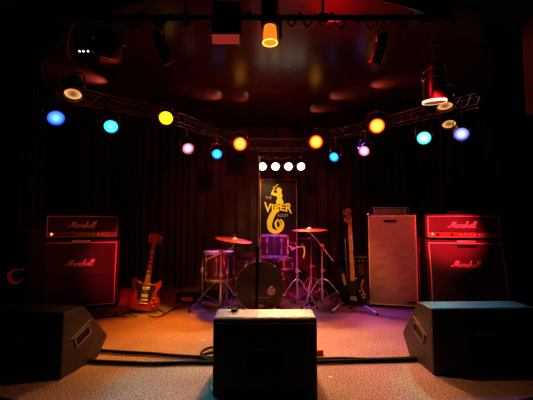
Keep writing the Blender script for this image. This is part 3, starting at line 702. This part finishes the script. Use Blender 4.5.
# left cymbal with boom stand
cc = P(234, 239.5, 3.72); sx_, sy_ = P(221, 250, 3.72).x, 3.72
t = thing('cymbal_stand', 'chrome boom cymbal stand on tripod legs at the left of the drums', 'cymbal stand', (sx_, sy_, 0))
ztp = P(221, 252, 3.72).z; pole(t, .05, ztp, .0125); tripod(t, .07, .30, .33, ph=math.radians(205))
bm = nb(); b0 = P(208, 259, 3.72) - Vector((sx_, sy_, 0)); b1 = cc - Vector((sx_, sy_, .035)); tube(bm, [b0, P(233.5, 247, 3.72) - Vector((sx_, sy_, 0)), b1], .007, 8); mk('boom_arm', bm, 'chrome', t)
bm = nb(); lathe(bm, [(0, -.02), (.024, -.018), (.024, .018), (0, .02)], axis((0, 0, ztp + .005), (0, 1, 0)), 14); mk('tilter', bm, 'chrome', t)
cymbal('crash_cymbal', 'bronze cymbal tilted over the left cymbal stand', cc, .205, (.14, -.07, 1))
# right cymbal
sy_ = 3.86; sx_ = P(322, 250, sy_).x; cc = P(310, 229.6, sy_ - .02)
t = thing('cymbal_stand', 'chrome boom cymbal stand nearest the bass guitar, arm sloping down to the right', 'cymbal stand', (sx_, sy_, 0))
ztp = P(322, 245.5, sy_).z; pole(t, .05, ztp, .0125); tripod(t, .07, .30, .30, ph=math.radians(215))
bm = nb(); O = Vector((sx_, sy_, 0)); tube(bm, [P(333.5, 261, sy_ - .02) - O, P(312, 234, sy_ - .02) - O, cc - O - Vector((0, 0, .03))], .007, 8); mk('boom_arm', bm, 'chrome', t)
bm = nb(); lathe(bm, [(0, -.02), (.022, -.018), (.022, .018), (0, .02)], axis((0, -.02, ztp), (0, 1, 0)), 14); mk('tilter', bm, 'chrome', t)
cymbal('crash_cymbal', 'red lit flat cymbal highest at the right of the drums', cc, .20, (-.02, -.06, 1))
# hi-hat
sy_ = 4.08; sx_ = P(311, 250, sy_).x; zc = P(311, 239, sy_).z
t = thing('hi_hat_stand', 'chrome hi-hat stand under the right hand cymbals', 'hi-hat stand', (sx_, sy_, 0))
pole(t, .05, zc - .03, .0115); tripod(t, .07, .28, .24, ph=math.radians(250))
bm = nb(); tube(bm, [(0, 0, zc - .03), (0, 0, zc + .06)], .004, 6); mk('pull_rod', bm, 'chrome', t)
bm = nb(); box(bm, (0, -.13, .03), (.08, .2, .012), Matrix.Rotation(math.radians(-10), 3, 'X')); mk('pedal', bm, 'steel', t)
th = thing('hi_hat_cymbals', 'pair of small thin bronze cymbals below the red flat one', 'cymbal', (sx_, sy_, zc))
for s in (1, -1):
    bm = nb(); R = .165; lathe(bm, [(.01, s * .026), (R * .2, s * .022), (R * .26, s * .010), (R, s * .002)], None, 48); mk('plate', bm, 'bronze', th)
# clamp stand
sy_ = 3.88; sx_ = P(297, 250, sy_).x; ztp = P(297, 247, sy_).z
t = thing('drum_hardware_stand', 'chrome stand with clamps right of the tom, a microphone hanging from it', 'drum stand', (sx_, sy_, 0))
pole(t, .05, ztp, .0125); tripod(t, .07, .29, .24, ph=math.radians(205))
O = Vector((sx_, sy_, 0))
bm = nb(); tube(bm, [P(284, 240, sy_) - O, P(292, 249, sy_) - O, P(303, 246, sy_ - .02) - O], .008, 8); mk('clamp_arm', bm, 'chrome', t)
for a_ in ((284, 240), (292, 249), (297, 247), (303, 246)):
    bm = nb(); p = P(*a_, sy_) - O; box(bm, p, (.035, .03, .03)); lathe(bm, [(0, 0), (.008, 0), (.008, .05), (0, .05)], axis(p, (-.3, -.6, .6)), 8); mk('clamp', bm, 'chrome', t, bevel=.004)
bm = nb(); tube(bm, [P(304, 247, sy_ - .03) - O, P(304.6, 252, sy_ - .03) - O, P(303.4, 258, sy_ - .03) - O], .006, 8); mk('tag', bm, 'yellow_glow', t)  # hanging microphone; the yellow light on it is put into a glowing colour
# drummer's throne
c = P(268, 270, 4.55)
t = thing('drum_throne', 'round black stool mostly hidden behind the bass drum', 'stool', (P(250, 200, 4.5).x, 4.5, 0))
bm = nb(); lathe(bm, [(0, .46), (.15, .46), (.165, .48), (.165, .52), (.15, .545), (0, .55)], None, 32); mk('seat', bm, 'rubber', t)
bm = nb(); tube(bm, [(0, 0, .1), (0, 0, .46)], .014, 8); mk('pole', bm, 'chrome', t); tripod(t, .1, .28, .24, ph=.3)
# ------------------------------------------------------------------ guitars
def guitar(kind, label, base, lean, rot, s, tilt_side):
    """built upright in local x,z with the front at -y; base point is the body bottom"""
    nm = 'electric_guitar' if kind == 'sg' else 'bass_guitar'
    t = thing(nm, label, 'guitar' if kind == 'sg' else 'bass guitar', base)
    t.rotation_euler = Matrix.Rotation(rot, 3, 'Z').to_4x4().to_euler()
    t.rotation_euler = (Matrix.Rotation(rot, 3, 'Z') @ Matrix.Rotation(-lean, 3, 'X') @ Matrix.Rotation(tilt_side, 3, 'Y')).to_euler()
    t.scale = (s * (1.15 if kind == 'sg' else .98), s, s)
    if kind == 'sg':
        body = sm2([(0, 0), (-.10, .012), (-.165, .07), (-.165, .14), (-.125, .20), (-.125, .245), (-.150, .30), (-.158, .352), (-.135, .385), (-.10, .35), (-.055, .325), (-.028, .33),
                    (.028, .33), (.055, .32), (.10, .34), (.140, .375), (.152, .34), (.148, .29), (.120, .24), (.125, .19), (.165, .135), (.165, .065), (.10, .010)], 4)
        y0, y1 = -.018, .018; bmn = 'cherry'; nb_z, nut_z, hw = .31, .80, .021
    else:
        body = sm2([(0, 0), (-.10, .01), (-.165, .06), (-.175, .14), (-.14, .21), (-.135, .27), (-.165, .33), (-.175, .40), (-.15, .44), (-.115, .41), (-.07, .34), (-.03, .32),
                    (.03, .32), (.07, .33), (.115, .37), (.145, .36), (.150, .31), (.125, .25), (.125, .19), (.16, .13), (.155, .05), (.09, .005)], 4)
        y0, y1 = -.02, .02; bmn = 'guitar_black'; nb_z, nut_z, hw = .30, 1.0, .022
    bm = nb(); prism(bm, body, y0, y1); mk('body', bm, bmn, t, bevel=.010)
    # neck + fretboard
    bm = nb(); prism(bm, [(-.028, nb_z), (.028, nb_z), (hw, nut_z), (-hw, nut_z)], -.020, .012); nk = mk('neck', bm, 'maple' if kind != 'sg' else 'cherry', t, bevel=.004)
    bm = nb(); prism(bm, [(-.028, nb_z - .01), (.028, nb_z - .01), (hw, nut_z), (-hw, nut_z)], -.027, -.020); fb = mk('fretboard', bm, 'maple' if kind != 'sg' else 'rosewood', t)
    zlen = nut_z - (.12 if kind == 'sg' else .12)
    for i in range(1, 20):
        z = .12 + zlen * 2 ** (-i / 12.)
        if z < nb_z: break
        bm = nb(); box(bm, (0, -.028, z), (.046 + .01 * (1 - (z - nb_z) / (nut_z - nb_z)) - .002, .003, .0025)); mk('fret', bm, 'chrome', fb)
    for i in (3, 5, 7, 9, 12, 15):
        z = .12 + zlen * (2 ** (-i / 12.) + 2 ** (-(i - 1) / 12.)) / 2
        if z > nb_z: bm = nb(); box(bm, (0, -.0275, z), (.026 if kind == 'sg' else .008, .002, .012 if kind == 'sg' else .008)); mk('inlay', bm, 'pearl' if kind == 'sg' else 'rubber', fb)
    if kind == 'sg':
        hs = [(-.022, .80), (-.036, .83), (-.042, .93), (-.030, .955), (-.012, .945), (0, .952), (.012, .945), (.030, .955), (.042, .93), (.036, .83), (.022, .80)]
        tun = [(-1, .845), (-1, .88), (-1, .915), (1, .845), (1, .88), (1, .915)]
    else:
        hs = [(-.022, 1.0), (-.034, 1.03), (-.052, 1.06), (-.050, 1.10), (-.046, 1.15), (-.044, 1.19), (-.022, 1.215), (.012, 1.212), (.030, 1.19), (.026, 1.165), (.014, 1.15), (.030, 1.10), (.030, 1.05), (.022, 1.0)]
        tun = [(-1, 1.055), (-1, 1.10), (-1, 1.145), (-1, 1.185)]
    bm = nb(); prism(bm, hs, -.012, .006); hd = mk('headstock', bm, 'maple' if kind != 'sg' else 'cherry', t, bevel=.002)
    for sd, z in tun:
        ex = .042 if kind == 'sg' else .05
        bm = nb(); tube(bm, [(sd * (ex - .006), 0, z), (sd * (ex + .018), 0, z)], .004, 6); lathe(bm, [(0, -.006), (.011, -.004), (.011, .004), (0, .006)], axis((sd * (ex + .022), 0, z), (0, 1, 0)), 10)
        lathe(bm, [(0, 0), (.006, 0), (.006, .012), (0, .012)], axis((sd * (ex - .022), -.012, z), (0, -1, 0)), 10); mk('tuner', bm, 'chrome', hd)
    # pickguard, pickups, bridge, knobs
    if kind == 'sg':
        pg = sm2([(-.04, .30), (-.10, .325), (-.115, .28), (-.085, .22), (-.075, .14), (-.03, .11), (.05, .105), (.07, .16), (.08, .22), (.10, .27), (.09, .31), (.04, .30)], 4)
        bm = nb(); prism(bm, pg, -.0215, -.018); mk('pickguard', bm, 'pickguard', t)
        for z in (.265, .175): bm = nb(); box(bm, (0, -.026, z), (.072, .012, .036)); mk('pickup', bm, 'chrome', t, bevel=.003)
        bm = nb(); box(bm, (0, -.026, .125), (.085, .016, .014)); mk('bridge', bm, 'chrome', t, bevel=.003)
        bm = nb(); box(bm, (0, -.026, .085), (.09, .016, .014)); mk('tailpiece', bm, 'chrome', t, bevel=.003)
        kn = [(.10, .155), (.125, .115), (.085, .10), (.105, .06)]
    else:
        pg = sm2([(-.03, .32), (-.08, .36), (-.13, .38), (-.13, .32), (-.11, .26), (-.08, .17), (-.02, .14), (.05, .16), (.10, .08), (.13, .07), (.135, .11), (.10, .19), (.09, .26), (.11, .31), (.07, .31), (.03, .31)], 4)
        bm = nb(); prism(bm, pg, -.0235, -.02); mk('pickguard', bm, 'pickguard', t)
        bm = nb(); box(bm, (-.022, -.028, .235), (.052, .014, .028)); mk('pickup', bm, 'rubber', t, bevel=.003)
        bm = nb(); box(bm, (.022, -.028, .205), (.052, .014, .028)); mk('pickup', bm, 'rubber', t, bevel=.003)
        bm = nb(); box(bm, (0, -.028, .075), (.08, .014, .05)); mk('bridge', bm, 'chrome', t, bevel=.003)
        bm = nb(); prism(bm, sm2([(-.13, .38), (-.105, .36), (-.09, .29), (-.085, .23), (-.115, .25), (-.125, .30)], 3), -.026, -.0235); mk('highlight_patch', bm, 'bass_highlight', t)  # yellow highlight on the upper left body, added as a pale piece
        bm = nb(); prism(bm, [(.128, .31), (.140, .30), (.112, .25), (.110, .20), (.150, .12), (.148, .07), (.138, .07), (.136, .115), (.098, .19), (.098, .255)], -.026, -.0235); mk('edge_highlight', bm, 'bass_highlight', t)  # highlight along the right body edge, added as a pale strip
        kn = [(.085, .165), (.105, .125), (.12, .09)]
    for x, z in kn: bm = nb(); lathe(bm, [(0, 0), (.014, 0), (.012, .016), (0, .016)], axis((x, -.02, z), (0, -1, 0)), 14); mk('knob', bm, 'gold_panel' if kind == 'sg' else 'chrome', t)
    bm = nb(); ns = 6 if kind == 'sg' else 4
    for i in range(ns):
        f = (i / (ns - 1) - .5); z0 = .085 if kind == 'sg' else .08
        tube(bm, [(f * .052, -.034, z0), (f * .036, -.031, nut_z), (f * .05, -.018, nut_z + .08)], .0009, 4)
    mk('strings', bm, 'chrome', t)
    for z in ((-.002,),): pass
    return t
b = FL(142.3, 314); b.z = .035
guitar('sg', 'cherry red double horned electric guitar on a stand beside the left stack', (b.x, b.y, b.z), math.radians(9), math.radians(8), .83, math.radians(7))
t = thing('guitar_stand', 'low black stand holding the red electric guitar', 'guitar stand', (b.x, b.y + .11, 0), math.radians(8))
bm = nb(); tube(bm, [(0, 0, .03), (.085, .085, .62)], .008, 8); mk('upright', bm, 'black_metal', t)
bm = nb(); tube(bm, smooth_path([(.045, .03, .615), (.045, .07, .62), (.125, .07, .62), (.125, .03, .615)], 3), .006, 6); mk('neck_yoke', bm, 'rubber', t)
bm = nb(); tube(bm, [(-.12, -.16, .05), (-.12, -.09, .045), (.12, -.09, .045), (.12, -.16, .05)], .008, 8); tube(bm, [(0, -.09, .045), (0, 0, .10)], .008, 8); mk('cradle', bm, 'rubber', t)
for ex, ey in ((-.2, -.12), (.2, -.12), (0, .2)): bm = nb(); tube(bm, [(0, 0, .10), (ex, ey, .009)], .007, 8); mk('leg', bm, 'black_metal', t)
b = FL(352.5, 311.5); bz = P(354, 304.5, b.y + .02).z
guitar('bass', 'black bass guitar with amber maple neck on a tripod stand', (b.x + .02, b.y + .02, bz), math.radians(8), math.radians(-8), .84, math.radians(-1.0))
t = thing('guitar_stand', 'chrome tripod stand with splayed legs under the bass guitar', 'guitar stand', (b.x, b.y + .13, 0))
bm = nb(); tube(bm, [(0, 0, .03), (-.01, .11, .74)], .009, 8); mk('upright', bm, 'steel', t)
bm = nb(); tube(bm, smooth_path([(-.055, .04, .77), (-.05, .11, .75), (.03, .11, .75), (.035, .04, .77)], 3), .006, 6); mk('neck_yoke', bm, 'rubber', t)
bm = nb(); tube(bm, [(-.10, -.17, .075), (-.10, -.09, .06), (.10, -.09, .06), (.10, -.17, .075)], .008, 8); tube(bm, [(0, -.09, .06), (0, 0, .12)], .008, 8); mk('cradle', bm, 'rubber', t)
O = Vector((b.x, b.y + .13, 0))
for px, py in ((331, 313.5), (378.5, 316), (352, 300)):
    e = FL(px, py) - O; bm = nb(); tube(bm, [(0, 0, .13), (e.x, e.y, .012)], .0075, 8); lg = mk('leg', bm, 'steel', t)
    bm = nb(); tube(bm, [(e.x * .93, e.y * .93, .018), (e.x, e.y, .012)], .011, 8); mk('rubber_foot', bm, 'rubber', lg)
# ------------------------------------------------------------------ banner
BD = 4.62
bl = P(260.5, 179.5, BD); brr = P(296.5, 179.5, BD); bw = brr.x - bl.x; ztop = bl.z; bh = ztop - P(270, 243, BD).z
t = thing('banner', 'dark hanging banner with the yellow Viper Room logo above the drums', 'banner', ((bl.x + brr.x) / 2, BD, ztop))
bm = nb(); box(bm, (0, 0, -bh / 2), (bw, .006, bh)); mk('cloth', bm, 'banner', t)
bm = nb()
for x in (-bw / 2, bw / 2): box(bm, (x, -.002, -bh / 2), (.010, .012, bh + .01))
for z in (0, -bh): box(bm, (0, -.002, z), (bw, .012, .010))
mk('border', bm, 'banner_edge', t)
for x in (-.11, .12): bm = nb(); tube(bm, [(x, 0, 0), (x * .98, -.1, .12), (x * .97, -.25, .24)], .003, 5); mk('hanging_cord', bm, 'steel', t)
s1 = bw / 36.0      # one photograph pixel at the banner
def bp(px, py): return ((px - 278.5) * s1, -(py - 179.5) * s1)
def shape(name, pts, m, dy=0., sm=0):
    poly = [bp(x, y) for x, y in pts]
    if sm: poly = sm2(poly, sm)
    bm = nb(); prism(bm, poly, -.008 - dy, -.004 - dy); return mk(name, bm, m, t, False)
def rib(name, pts, ws, m, dy=0):
    """flat ribbon of varying width along a path of photo points"""
    path = smooth_path([(*bp(x, y), 0) for x, y in pts], 8); n = len(path); L = []; R = []
    for i, p in enumerate(path):
        d = (path[min(i + 1, n - 1)] - path[max(i - 1, 0)]).normalized(); nn = Vector((-d.y, d.x, 0)); f = i / (n - 1) * (len(ws) - 1); k = min(int(f), len(ws) - 2)
        w = (ws[k] + (ws[k + 1] - ws[k]) * (f - k)) * s1 / 2; L.append(p + nn * w); R.append(p - nn * w)
    bm = nb(); yy = -.007 - dy
    la = [bm.verts.new((p.x, yy, p.y)) for p in L]; ra = [bm.verts.new((p.x, yy, p.y)) for p in R]
    for i in range(n - 1): bm.faces.new((la[i], la[i + 1], ra[i + 1], ra[i]))
    return mk(name, bm, m, t, False)
# seated figure above the lettering
shape('figure_emblem', [(276.6, 188.2), (278.4, 187.4), (280.2, 187.8), (281.3, 189.2), (282.2, 190.4), (281.2, 192.0), (281.6, 193.5), (282.6, 195.6), (281.6, 198.0), (282.8, 200.6), (283.8, 203.2), (281, 204.0), (276.2, 204.0), (276.0, 201), (277.4, 198.5), (276.4, 196.4), (273.6, 195.6), (271.2, 195.0), (271.0, 193.2), (273.0, 189.4), (274.2, 189.8), (273.4, 192.6), (276.2, 193.4), (277.4, 192.2), (276.4, 190.4)], 'yellow_glow')
rib('snake_emblem', [(275.5, 190.5), (273.2, 188.0), (275.5, 186.8), (276.6, 185.2), (278.5, 184.8)], (.6, .9, .6), 'yellow_glow')
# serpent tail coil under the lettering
rib('tail_emblem', [(279, 209.5), (274.5, 212), (271.4, 217), (269.6, 223), (270.2, 228.5), (273.8, 231.4), (278.6, 230.8), (282, 227.2), (282.6, 222.5), (280.2, 219.0)], (2.8, 5.2, 5.6, 4.6, 4.2, 3.4, 2.6, .8), 'yellow_glow')
rib('tail_emblem', [(278.4, 219.0), (275.6, 222.5), (276.4, 227.0), (279.2, 228.0), (280.4, 224.0), (278.6, 220.2)], (1.2, 2.4, 2.0, 1.6, 1.2), 'yellow_glow', .001)
def text_mesh(txt, name, m, x0, x1, fy_top, fy_bot):
    """letters warped so that their tops and bottoms follow two curves (photo pixel units)"""
    cu = bpy.data.curves.new(name, 'FONT'); cu.body = txt; cu.size = 1; cu.offset = .028 if m == 'yellow_glow' else 0; cu.resolution_u = 3
    ob = bpy.data.objects.new('t', cu); COL.objects.link(ob); dg = bpy.context.evaluated_depsgraph_get()
    me = bpy.data.meshes.new_from_object(ob.evaluated_get(dg)); bpy.data.objects.remove(ob)
    b2 = nb(); b2.from_mesh(me); bpy.data.meshes.remove(me)
    bmesh.ops.subdivide_edges(b2, edges=[e for e in b2.edges if e.calc_length() > .2], cuts=3)
    X = [v.co.x for v in b2.verts]; Y = [v.co.y for v in b2.verts]; a, b_, c_, d_ = min(X), max(X), min(Y), max(Y)
    for v in b2.verts:
        f = (v.co.x - a) / (b_ - a); g = (v.co.y - c_) / (d_ - c_); px = x0 + (x1 - x0) * f; py = fy_bot(f) + (fy_top(f) - fy_bot(f)) * g
        q = bp(px, py); v.co = Vector((q[0], -.0085, q[1]))
    return mk(name, b2, m, t, False)
text_mesh('VIPER', 'lettering', 'yellow_glow', 264.2, 292.0, lambda f: 204.4 - 2.6 * (2 * abs(f - .5)) ** 2 + 0, lambda f: 210.2 + 3.6 * (2 * abs(f - .5)) ** 1.5)
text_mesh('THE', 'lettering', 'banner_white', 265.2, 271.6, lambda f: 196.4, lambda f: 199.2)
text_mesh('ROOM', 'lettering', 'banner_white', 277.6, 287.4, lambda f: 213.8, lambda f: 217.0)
# ------------------------------------------------------------------ small floor things
a = FL(176, 303.5)
t = thing('stage_box', 'small dark box with a red label on the floor behind the red guitar', 'stage box', (P(185, 300, a.y).x, a.y, 0), math.radians(-6))
bm = nb(); box(bm, (0, .08, .05), (.22, .16, .10)); mk('case', bm, 'black_metal', t, bevel=.005)
bm = nb(); box(bm, (.025, -.003, .05), (.13, .006, .05)); mk('label_plate', bm, 'label_red', t)
bm = nb()
for i, w_ in enumerate((.012, .018, .010, .016, .014)): box(bm, (-.022 + i * .022, -.007, .054), (w_, .003, .014))
mk('label_marks', bm, 'piping', t)
a = FL(109, 316)
t = thing('effects_pedal', 'small metal pedal on the floor at the foot of the left stack', 'pedal', (a.x, a.y, 0), .3)
bm = nb(); prism(bm, [(-.05, 0), (.05, 0), (.05, .035), (-.05, .022)], -.035, .035); mk('case', bm, 'steel', t, bevel=.004)
bm = nb(); lathe(bm, [(0, .02), (.012, .02), (.012, .045), (0, .045)], Matrix.Translation((.02, 0, 0)), 14); mk('switch', bm, 'chrome', t)
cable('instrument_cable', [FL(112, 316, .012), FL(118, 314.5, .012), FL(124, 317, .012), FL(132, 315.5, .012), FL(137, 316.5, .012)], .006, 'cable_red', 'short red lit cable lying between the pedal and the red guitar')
cable('instrument_cable', [FL(148, 315, .010), FL(156, 317, .010), FL(163, 315, .010), FL(170, 311, .010), FL(178, 307, .010)], .005, 'cable', 'black cable lying right of the red guitar')
# front cables
za = .015
cable('speaker_cable', [FL(97, 350, za), FL(120, 352, za), FL(150, 353.5, za), (FL(180, 356, za)), FL(213, 357.5, za), FL(228, 357.5, za)], .012, 'cable', 'black floor cable between left and centre monitors, the farther one')
cable('speaker_cable', [FL(88, 361, za), FL(110, 362, za), FL(150, 363.5, za), FL(185, 362.5, za), FL(214, 362.5, za), FL(222, 362.5, za)], .013, 'cable', 'black floor cable between left and centre monitors, the nearer one')
cable('speaker_cable', [FL(312, 361.5, za), FL(335, 361.2, za), FL(370, 360.2, za), FL(400, 359.5, za), FL(425, 358.5, za)], .013, 'cable', 'black floor cable between centre and right monitors, the nearer one')
cable('speaker_cable', [FL(312, 359.5, za), FL(340, 358.4, za), FL(375, 359.2, za), FL(425, 357.2, za)], .011, 'cable', 'black floor cable between centre and right monitors, the farther one')
lp = [(216, 358.5), (206, 358), (201.5, 354), (204, 350), (211, 347.5), (217, 348), (215, 352), (206, 354), (202, 356.5), (208, 360), (216, 360)]
cable('speaker_cable', [FL(x, y, za + .006 + .004 * (i % 2)) for i, (x, y) in enumerate(lp)], .009, 'cable', 'small loop of black cable at the left foot of the centre monitor')
q = FL(213, 398); cable('speaker_cable', [FL(211, 372, .01), FL(209.5, 382, .01), FL(212.5, 390, .01), FL(220, 393.5, .01)], .004, 'steel', 'thin pale cable curving at the lower left of the centre monitor')
a = FL(320, 356)
bm = nb(); box(bm, (0, .02, .02), (.05, .04, .04)); tag(mk('connector_block', bm, 'label_red', None, bevel=.006, loc=(a.x, a.y, 0)), 'small reddish block at the right foot of the centre monitor', 'connector')
# pale scraps of tape on the carpet
for i, (px, py, lab) in enumerate(((203, 340, 'left of the centre monitor, by the loop of cable'), (330.5, 377.5, 'right of the centre monitor, near the front edge'))):
    a = FL(px, py); bm = nb(); box(bm, (0, 0, .001), (.022, .010, .002)); tag(mk('tape_scrap', bm, 'white', None, loc=(a.x, a.y, .0005)), 'tiny pale scrap on the carpet ' + lab, 'scrap')
# ------------------------------------------------------------------ left wing: cabinet with red crescent
c = P(8, 270, 3.3)
t = thing('speaker_cabinet', 'tall black cabinet with a red crescent emblem at the far left edge', 'speaker cabinet', (P(10, 270, 3.05).x, 3.02, 0), math.radians(8))
bm = nb(); box(bm, (0, .15, .44), (.34, .3, .86)); mk('cabinet', bm, 'rubber', t, False, bevel=.012)
bm = nb(); box(bm, (0, -.003, .44), (.30, .008, .80)); mk('grille', bm, 'cavity', t)
cz = .455
bm = nb(); arc = [(.055 * math.cos(a), .055 * math.sin(a)) for a in [math.radians(70 + 11 * k) for k in range(26)]]
path = [Vector((.075 + x, -.010, cz + z)) for x, z in arc]; n = len(path)
tube(bm, path, [.004 + .013 * math.sin(PI * i / (n - 1)) for i in range(n)], 6); tube(bm, [(.10, -.010, cz + .058), (.13, -.010, cz + .064), (.145, -.010, cz + .05)], [.004, .010, .004], 6)
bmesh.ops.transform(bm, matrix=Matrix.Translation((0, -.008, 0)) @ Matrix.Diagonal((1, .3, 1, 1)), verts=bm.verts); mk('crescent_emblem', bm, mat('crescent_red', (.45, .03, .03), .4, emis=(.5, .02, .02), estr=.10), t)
for sx in (-1, 1):
    for yy in (.05, .25): bm = nb(); lathe(bm, [(0, 0), (.02, 0), (.022, .014), (0, .014)], Matrix.Translation((sx * .13, yy, 0)), 12); mk('foot', bm, 'rubber', t)
# right: hanging wooden speaker with white tag
c = P(531, 75, 2.45)
t = thing('hanging_speaker', 'wooden cased speaker hanging at the upper right edge with a small white tag', 'speaker', (c.x + .27, 2.45, P(531, 104, 2.45).z), math.radians(-8))
Hs = 2.55 - P(531, 104, 2.45).z
bm = nb(); box(bm, (0, .12, Hs / 2), (.32, .24, Hs)); mk('cabinet', bm, 'wood', t, False, bevel=.008)
bm = nb(); box(bm, (.0, -.004, Hs / 2), (.26, .01, Hs - .06)); mk('grille', bm, 'cavity', t)
bm = nb(); box(bm, (-.165, -.01, .03), (.045, .008, .035), Matrix.Rotation(-.35, 3, 'Y')); mk('tag', bm, 'white', t)
# cloth + knick-knack near the right stack
q = P(497, 165, 4.0)
q = Vector((P(490, 200, 4.12).x + .065, 4.043, q.z)); bm = nb(); prism(bm, sm2([(-.03, .09), (.01, .10), (.025, .04), (.02, -.03), (.035, -.09), (0, -.10), (-.02, -.04), (-.015, .02)], 4), -.01, .01)
tag(mk('cloth_strip', bm, 'cloth_pink', None, loc=q), 'crumpled dull pink cloth tied to the right upright tower', 'cloth')
# lights/pipes clutter on right tower
q = P(479, 145, 4.1)
q.x = P(490, 200, 4.12).x - .045
t = thing('junction_box', 'narrow grey box fixed to the right upright tower', 'junction box', (q.x, 4.02, q.z - .15))
bm = nb(); box(bm, (0, 0, .15), (.06, .05, .34)); mk('case', bm, mat('grey_case', (.12, .11, .12), .4, .5), t, bevel=.005)
for z in (.05, .15, .25): bm = nb(); box(bm, (0, -.028, z), (.03, .008, .03)); mk('socket', bm, 'rubber', t)
q = P(31, 112, 3.36)
t = thing('junction_box', 'narrow dark box with a reddish edge fixed to the left upright tower', 'junction box', (q.x, 3.35, q.z - .2))
bm = nb(); box(bm, (0, 0, .2), (.10, .06, .36)); mk('case', bm, 'black_metal', t, bevel=.005)
bm = nb(); tube(bm, [(.055, -.03, .02), (.055, -.03, .38)], .004, 6); mk('edge_strip', bm, 'red_gloss', t)
# ------------------------------------------------------------------ light
def spot(loc, aim, e, col, size=45, blend=.8, rad=.05): return lamp('fill_spot', 'SPOT', loc, aim, e, col, size, blend, rad)
# red washes on the backline
spot((1.15, 2.15, 2.15), (1.90, 3.60, .90), 1000, (1, .02, .04), 19)
spot((.45, 2.3, 2.1), (1.42, 3.7, .75), 150, (1, .12, .08), 28)
spot((-1.0, 2.3, 2.2), (-1.60, 3.6, .75), 260, (1, .02, .05), 18)
spot((-.8, 2.1, 2.0), (-2.2, 3.6, .8), 30, (1, .10, .06), 30)
spot((.9, 2.0, 2.1), (.42, 3.95, .75), 330, (1, .02, .08), 21)
# amber on the red guitar and drums
spot((-.5, 2.1, 2.1), (-1.15, 3.5, .22), 260, (1, .42, .05), 10)
spot((-.6, 3.0, 1.9), (-1.20, 3.48, .22), 60, (1, .55, .08), 12)
spot((-.9, 2.2, 2.1), (-1.25, 3.6, .5), 60, (1, .06, .05), 22)
spot((-.2, 2.1, 2.15), (-.45, 4.1, .45), 90, (1, .24, .06), 24)
spot((-.9, 2.4, 2.1), (-.35, 3.8, .7), 230, (1, .02, .10), 22)
spot((-.1, 2.0, 2.1), (.95, 3.7, .5), 110, (1, .34, .08), 19)
spot((-.5, 3.0, 2.0), (-.42, 3.85, .6), 90, (1, .45, .15), 22)
spot((.5, 3.0, 2.0), (.40, 3.85, .5), 110, (1, .22, .35), 24)
# floor pools
spot((.05, 2.42, 2.2), (.03, 2.25, 0), 150, (1, .46, .20), 84, 1, .03)
lamp('front_fill', 'POINT', (.3, -1.2, 1.3), None, 1.1, (1, .45, .3), rad=.15)  # added weak fill from the audience side for the monitor backs
spot((-.35, 4.1, 2.0), (-1.0, 3.0, 0), 420, (1, .22, .01), 36, 1)
spot((.45, 4.2, 2.0), (.75, 2.95, 0), 130, (1, .10, .05), 50, 1)
spot((1.0, 3.9, 2.0), (1.35, 3.25, 0), 120, (.30, .08, 1), 40, 1)
# violet through the kit
spot((.1, 4.72, 1.85), (.05, 3.75, .1), 100, (.32, .06, 1), 46)
spot((-.9, 4.6, 1.9), (-.42, 3.85, .2), 75, (.20, .06, 1), 30)
spot((-.1, 2.05, 2.1), (.12, 3.7, .72), 260, (.6, .05, 1), 14)
# warm wash on the curtain
spot((-.1, 2.6, 2.2), (-.1, 4.9, .9), 42, (1, .24, .09), 76)
# banner
spot((0.0, 4.1, 1.62), (.0, 4.62, 1.1), 8, (1, .78, .36), 70)
spot((-.08, 4.45, 1.55), (-.12, 4.62, 1.42), 2.5, (1, .30, .03), 70)
# added spots hovering just under the glossy ceiling make its bright streaks
def ceil_pt(px, py): return FL(px, py, 2.355)
for (px, py, e) in ((100, 81, 2.2), (216, 98, 1.6), (243, 100, .5), (315, 111, 1.2), (335, 98, 1.3), (377, 86, 1.3), (113, 60, .8)):
    c = ceil_pt(px, py); g = .05 if px > 266 else -.05; spot((c.x - g, c.y + .05, 2.25), (c.x + g, c.y - .03, 2.36), e * 1.8, (1, .62, .42), 100, 1, .015)
spot((1.35, 1.75, 2.0), (1.75, 2.75, 2.38), 4, (.6, .85, .85), 50, 1)
spot((.0, 2.3, 1.9), (.05, 2.42, 1.0), 0.5, (1, .4, .1), 90)
# added red points tinting the ceiling, strongest near the audience end
lamp('ceiling_fill', 'POINT', (.42, 2.15, 2.2), None, 3.5, (1, .02, .06), rad=.06)
lamp('ceiling_fill', 'POINT', (0, 3.2, 1.95), None, .7, (1, .10, .06), rad=.1)
W = bpy.data.worlds.new('world'); SC.world = W; W.use_nodes = True
W.node_tree.nodes['Background'].inputs[0].default_value = (.06, .015, .018, 1); W.node_tree.nodes['Background'].inputs[1].default_value = .05
# ------------------------------------------------------------------ camera
cd = bpy.data.cameras.new('camera'); cam = bpy.data.objects.new('camera', cd); COL.objects.link(cam)
cd.sensor_width = 36; cd.lens = F_PX / 533 * 36; cd.clip_start = .02
cam.location = (0, 0, CAMZ); cam.rotation_euler = (PI / 2 + TILT, 0, 0); SC.camera = cam
SC.view_settings.view_transform = 'Standard'; SC.view_settings.look = 'Medium High Contrast'; SC.view_settings.exposure = .25
